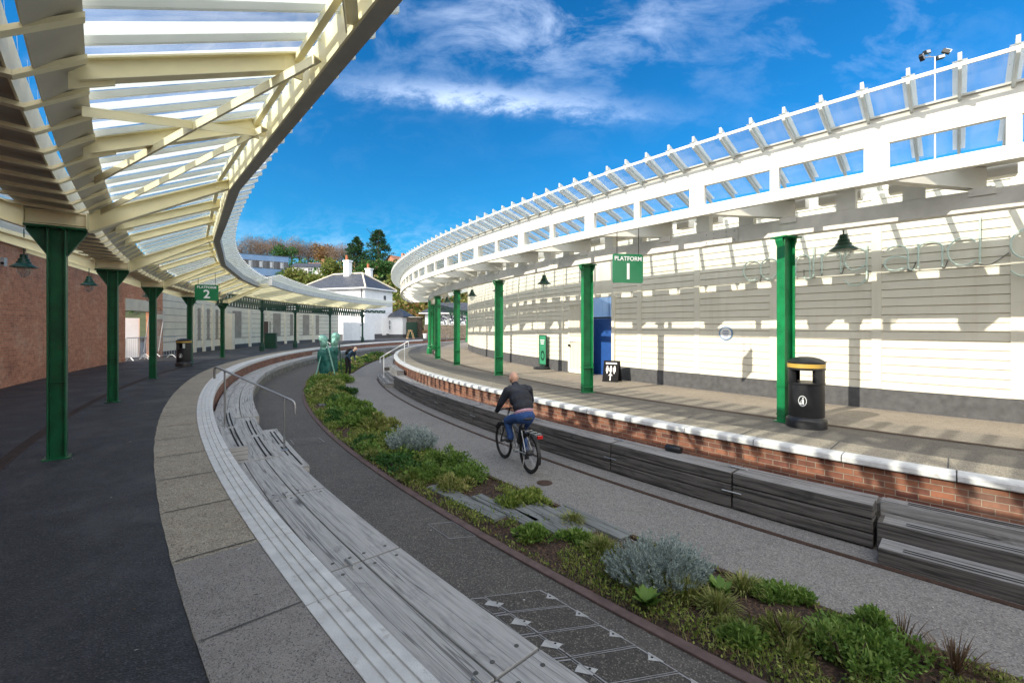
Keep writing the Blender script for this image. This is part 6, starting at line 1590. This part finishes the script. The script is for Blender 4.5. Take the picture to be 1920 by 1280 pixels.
# dark timber store, signal cabin
ds=thing('timber_store','dark timber store wall with green doors between annexe and signal cabin','store',V((-15,68,0)))
mb=MB(); mb.beam(V((at(757,68),68,3.0)),V((at(792,69),69,3.0)),.3,3.0); mb.build('wall',M['stone'],ds)
mb=MB(); mb.beam(V((at(762,67.8),67.75,2.3)),V((at(781,67.8),68.3,2.3)),.1,2.25); mb.build('door',M['green_old'],ds)
mb=MB(); mb.beam(V((at(757,68),67.9,3.12)),V((at(793,69),68.9,3.12)),.5,.12); mb.build('coping',M['stucco'],ds)
sg=thing('signal_cabin','dark signal cabin with slate hip roof, white boards and picture panels','cabin',V((-9,66,0)))
c=V((-7.6,68.0,0)); rz=.10
mb=MB(); mb.box((c.x,c.y,.95),(10.6,4.6,1.9),rz); mb.build('stone_base',M['stone'],sg)
mb=MB(); mb.box((c.x,c.y,2.75),(10.4,4.4,1.72),rz); mb.build('wall',M['green_old'],sg)
mb=MB(); e,r=hiproof(mb,c,10.4,4.4,3.62,1.6,rz,.7); mb.build('roof',M['slate'],sg)
mb=MB()
for i in range(4): mb.beam(e[i]-V((0,0,.02)),e[(i+1)%4]-V((0,0,.02)),.1,.14)
mb.build('eaves_board',M['white'],sg)
n4=V((sin(rz),-cos(rz),0)); tx=V((cos(rz),sin(rz),0)); f0=c+n4*2.2
mb=MB(); mb.box(f0-tx*4.45+n4*.04+V((0,0,2.75)),(1.35,.06,1.6),rz); mb.build('weatherboard',M['render'],sg)
for x in (-2.6,-1.1,.4,1.9,3.4):
    mb=MB(); mb.box(f0+tx*x+n4*.03+V((0,0,2.65)),(1.36,.08,1.55),rz); w=mb.build('window',M['white'],sg)
    mb=MB(); p=f0+tx*x+n4*.075+V((0,0,2.65)); hx=tx*.6; mb.face([p-hx-V((0,0,.68)),p+hx-V((0,0,.68)),p+hx+V((0,0,.68)),p-hx+V((0,0,.68))],[(0,0),(1,0),(1,1.1),(0,1.1)]); mb.build('picture_panel',M['poster'],w)
# trestle and flower pot
tr=thing('wooden_trestle','pale wooden trestle standing at the far end of the left platform','trestle',V((at(770,60),60,0)))
p=V((at(769,60.5),60.5,0))
for s in (-1,1):
    mb=MB()
    for y_ in (-.25,.45): mb.beam(p+V((s*.48,y_,0)),p+V((s*.14,y_,1.12)),.05,.04,drop=False)
    mb.build('leg_frame',M['pine'],tr)
mb=MB(); mb.beam(p+V((-.16,-.3,1.15)),p+V((-.16,.5,1.15)),.12,.08); mb.beam(p+V((.16,-.3,1.15)),p+V((.16,.5,1.15)),.12,.08); mb.beam(p+V((-.17,-.2,1.16)),p+V((.17,-.2,1.16)),.06,.05); mb.beam(p+V((-.45,-.26,.15)),p+V((-.12,-.26,.15)),.05,.05); mb.build('top_bar',M['pine'],tr)
fp=thing('flower_pot','small terracotta flower pot by the signal cabin','flower pot',V((at(797,64.5),64.5,0)))
p=V((at(797,64.6),64.6,0)); mb=MB(); mb.lathe([(.22,0),(.30,.55),(.33,.56),(.33,.66),(.0,.6)],p,16,caps=False); mb.build('pot',M['white'],fp)
f_=LF()
for _ in range(120): f_.leaf(p+V((rnd.uniform(-.3,.3),rnd.uniform(-.2,.2),rnd.uniform(.6,1.1))),rv(.5),.16,.1)
f_.build('foliage',M['lf_rust'],fp)
# hillside houses
def house(label,x,y,L,Wd,h,rh,rz,mw,mr,zb=None,wins=2):
    z=hz(x,y) if zb is None else zb; t=thing('hillside_house',label,'house',V((x,y,z)),'houses on the hillside')
    mb=MB(); mb.box((x,y,z+h/2-1),(L,Wd,h+2),rz); mb.build('wall',M[mw],t)
    Mz=Matrix.Rotation(rz,3,'Z'); q=lambda a,b,c_: V((x,y,z))+Mz@V((a,b,0))+V((0,0,c_))
    ox,oy=L/2+.4,Wd/2+.4; mb=MB()
    mb.face([q(-ox,-oy,h-.1),q(ox,-oy,h-.1),q(ox,0,h+rh),q(-ox,0,h+rh)]); mb.face([q(ox,oy,h-.1),q(-ox,oy,h-.1),q(-ox,0,h+rh),q(ox,0,h+rh)])
    rf=mb.build('roof',M[mr],t)
    mb=MB(); mb.face([q(-L/2,-Wd/2,h),q(-L/2,0,h+rh-.1),q(-L/2,Wd/2,h)]); mb.face([q(L/2,-Wd/2,h),q(L/2,Wd/2,h),q(L/2,0,h+rh-.1)]); mb.build('gable',M[mw],t)
    mb=MB(); p=q(L*.3,.3,0); mb.box((p.x,p.y,z+h+rh+.2),(.9,.7,2.0),rz); mb.build('chimney',M['redbrick_far'],rf)
    n_=Mz@V((0,-1,0))
    for k in range(wins): win(t,q(-L/2+L*(k+.5)/wins,-Wd/2-.04,h*.55),n_,1.1,1.2,'win')
house('red brick house behind the cedars',at(690,128),128,9,6,3.0,2.2,.2,'redbrick_far','tile_far',14.6,3)
house('brown gabled house peeping over the right canopy',at(748,135),135,6.5,6,3.4,2.6,1.0,'redbrick_far','tile_far',16.4)
house('small white bungalow on the hillside left of the chimneys',at(587,118),118,8.5,5,2.2,1.2,.15,'render','slate',14.6,3)
house('brown roofed house among the trees left of the chimneys',at(606,126),126,7,5,2.6,2.0,.1,'redbrick_far','tile_far',14.6)
house('second red brick house between the two cedars',at(715,138),138,9,6,3.4,2.4,.1,'redbrick_far','tile_far',15.8)
# floodlight mast
fm=thing('floodlight_mast','tall floodlight mast with four lamps behind the right canopy','floodlight',V((at(1753,42),42,0)))
p=V((at(1753,42),42,0)); zt=CAMZ+(HOR-107)*42/FPX
mb=MB(); mb.tube([p,V((p.x,p.y,zt))],[.12,.06],10); mb.build('mast',M['galv'],fm)
mb=MB(); mb.tube([V((p.x-.9,p.y,zt-.05)),V((p.x+.6,p.y,zt+.05))],.04,6); mb.build('cross_arm',M['galv'],fm)
for dx,dz,rx_,rz_ in ((-1.2,-.05,.5,.6),(-.75,.42,-.3,.3),(.45,-.05,-.2,-.2),(1.05,.5,.6,-.7)):
    mb=MB(); mb.box((p.x+dx,p.y,zt+dz),(.62,.35,.34),rz_,tilt=Matrix.Rotation(rx_,3,'Y')); l=mb.build('floodlight',M['black'],fm,bevel=.03)
    mb=MB(); mb.box(V((p.x+dx,p.y-.19,zt+dz)),(.5,.04,.24),rz_,tilt=Matrix.Rotation(rx_,3,'Y')); mb.build('lens',M['galv'],l)
    mb=MB(); mb.tube([V((p.x+dx,p.y,zt+dz-.1)),V((p.x+dx*.5,p.y,zt))],.03,5); mb.build('bracket',M['galv'],l)
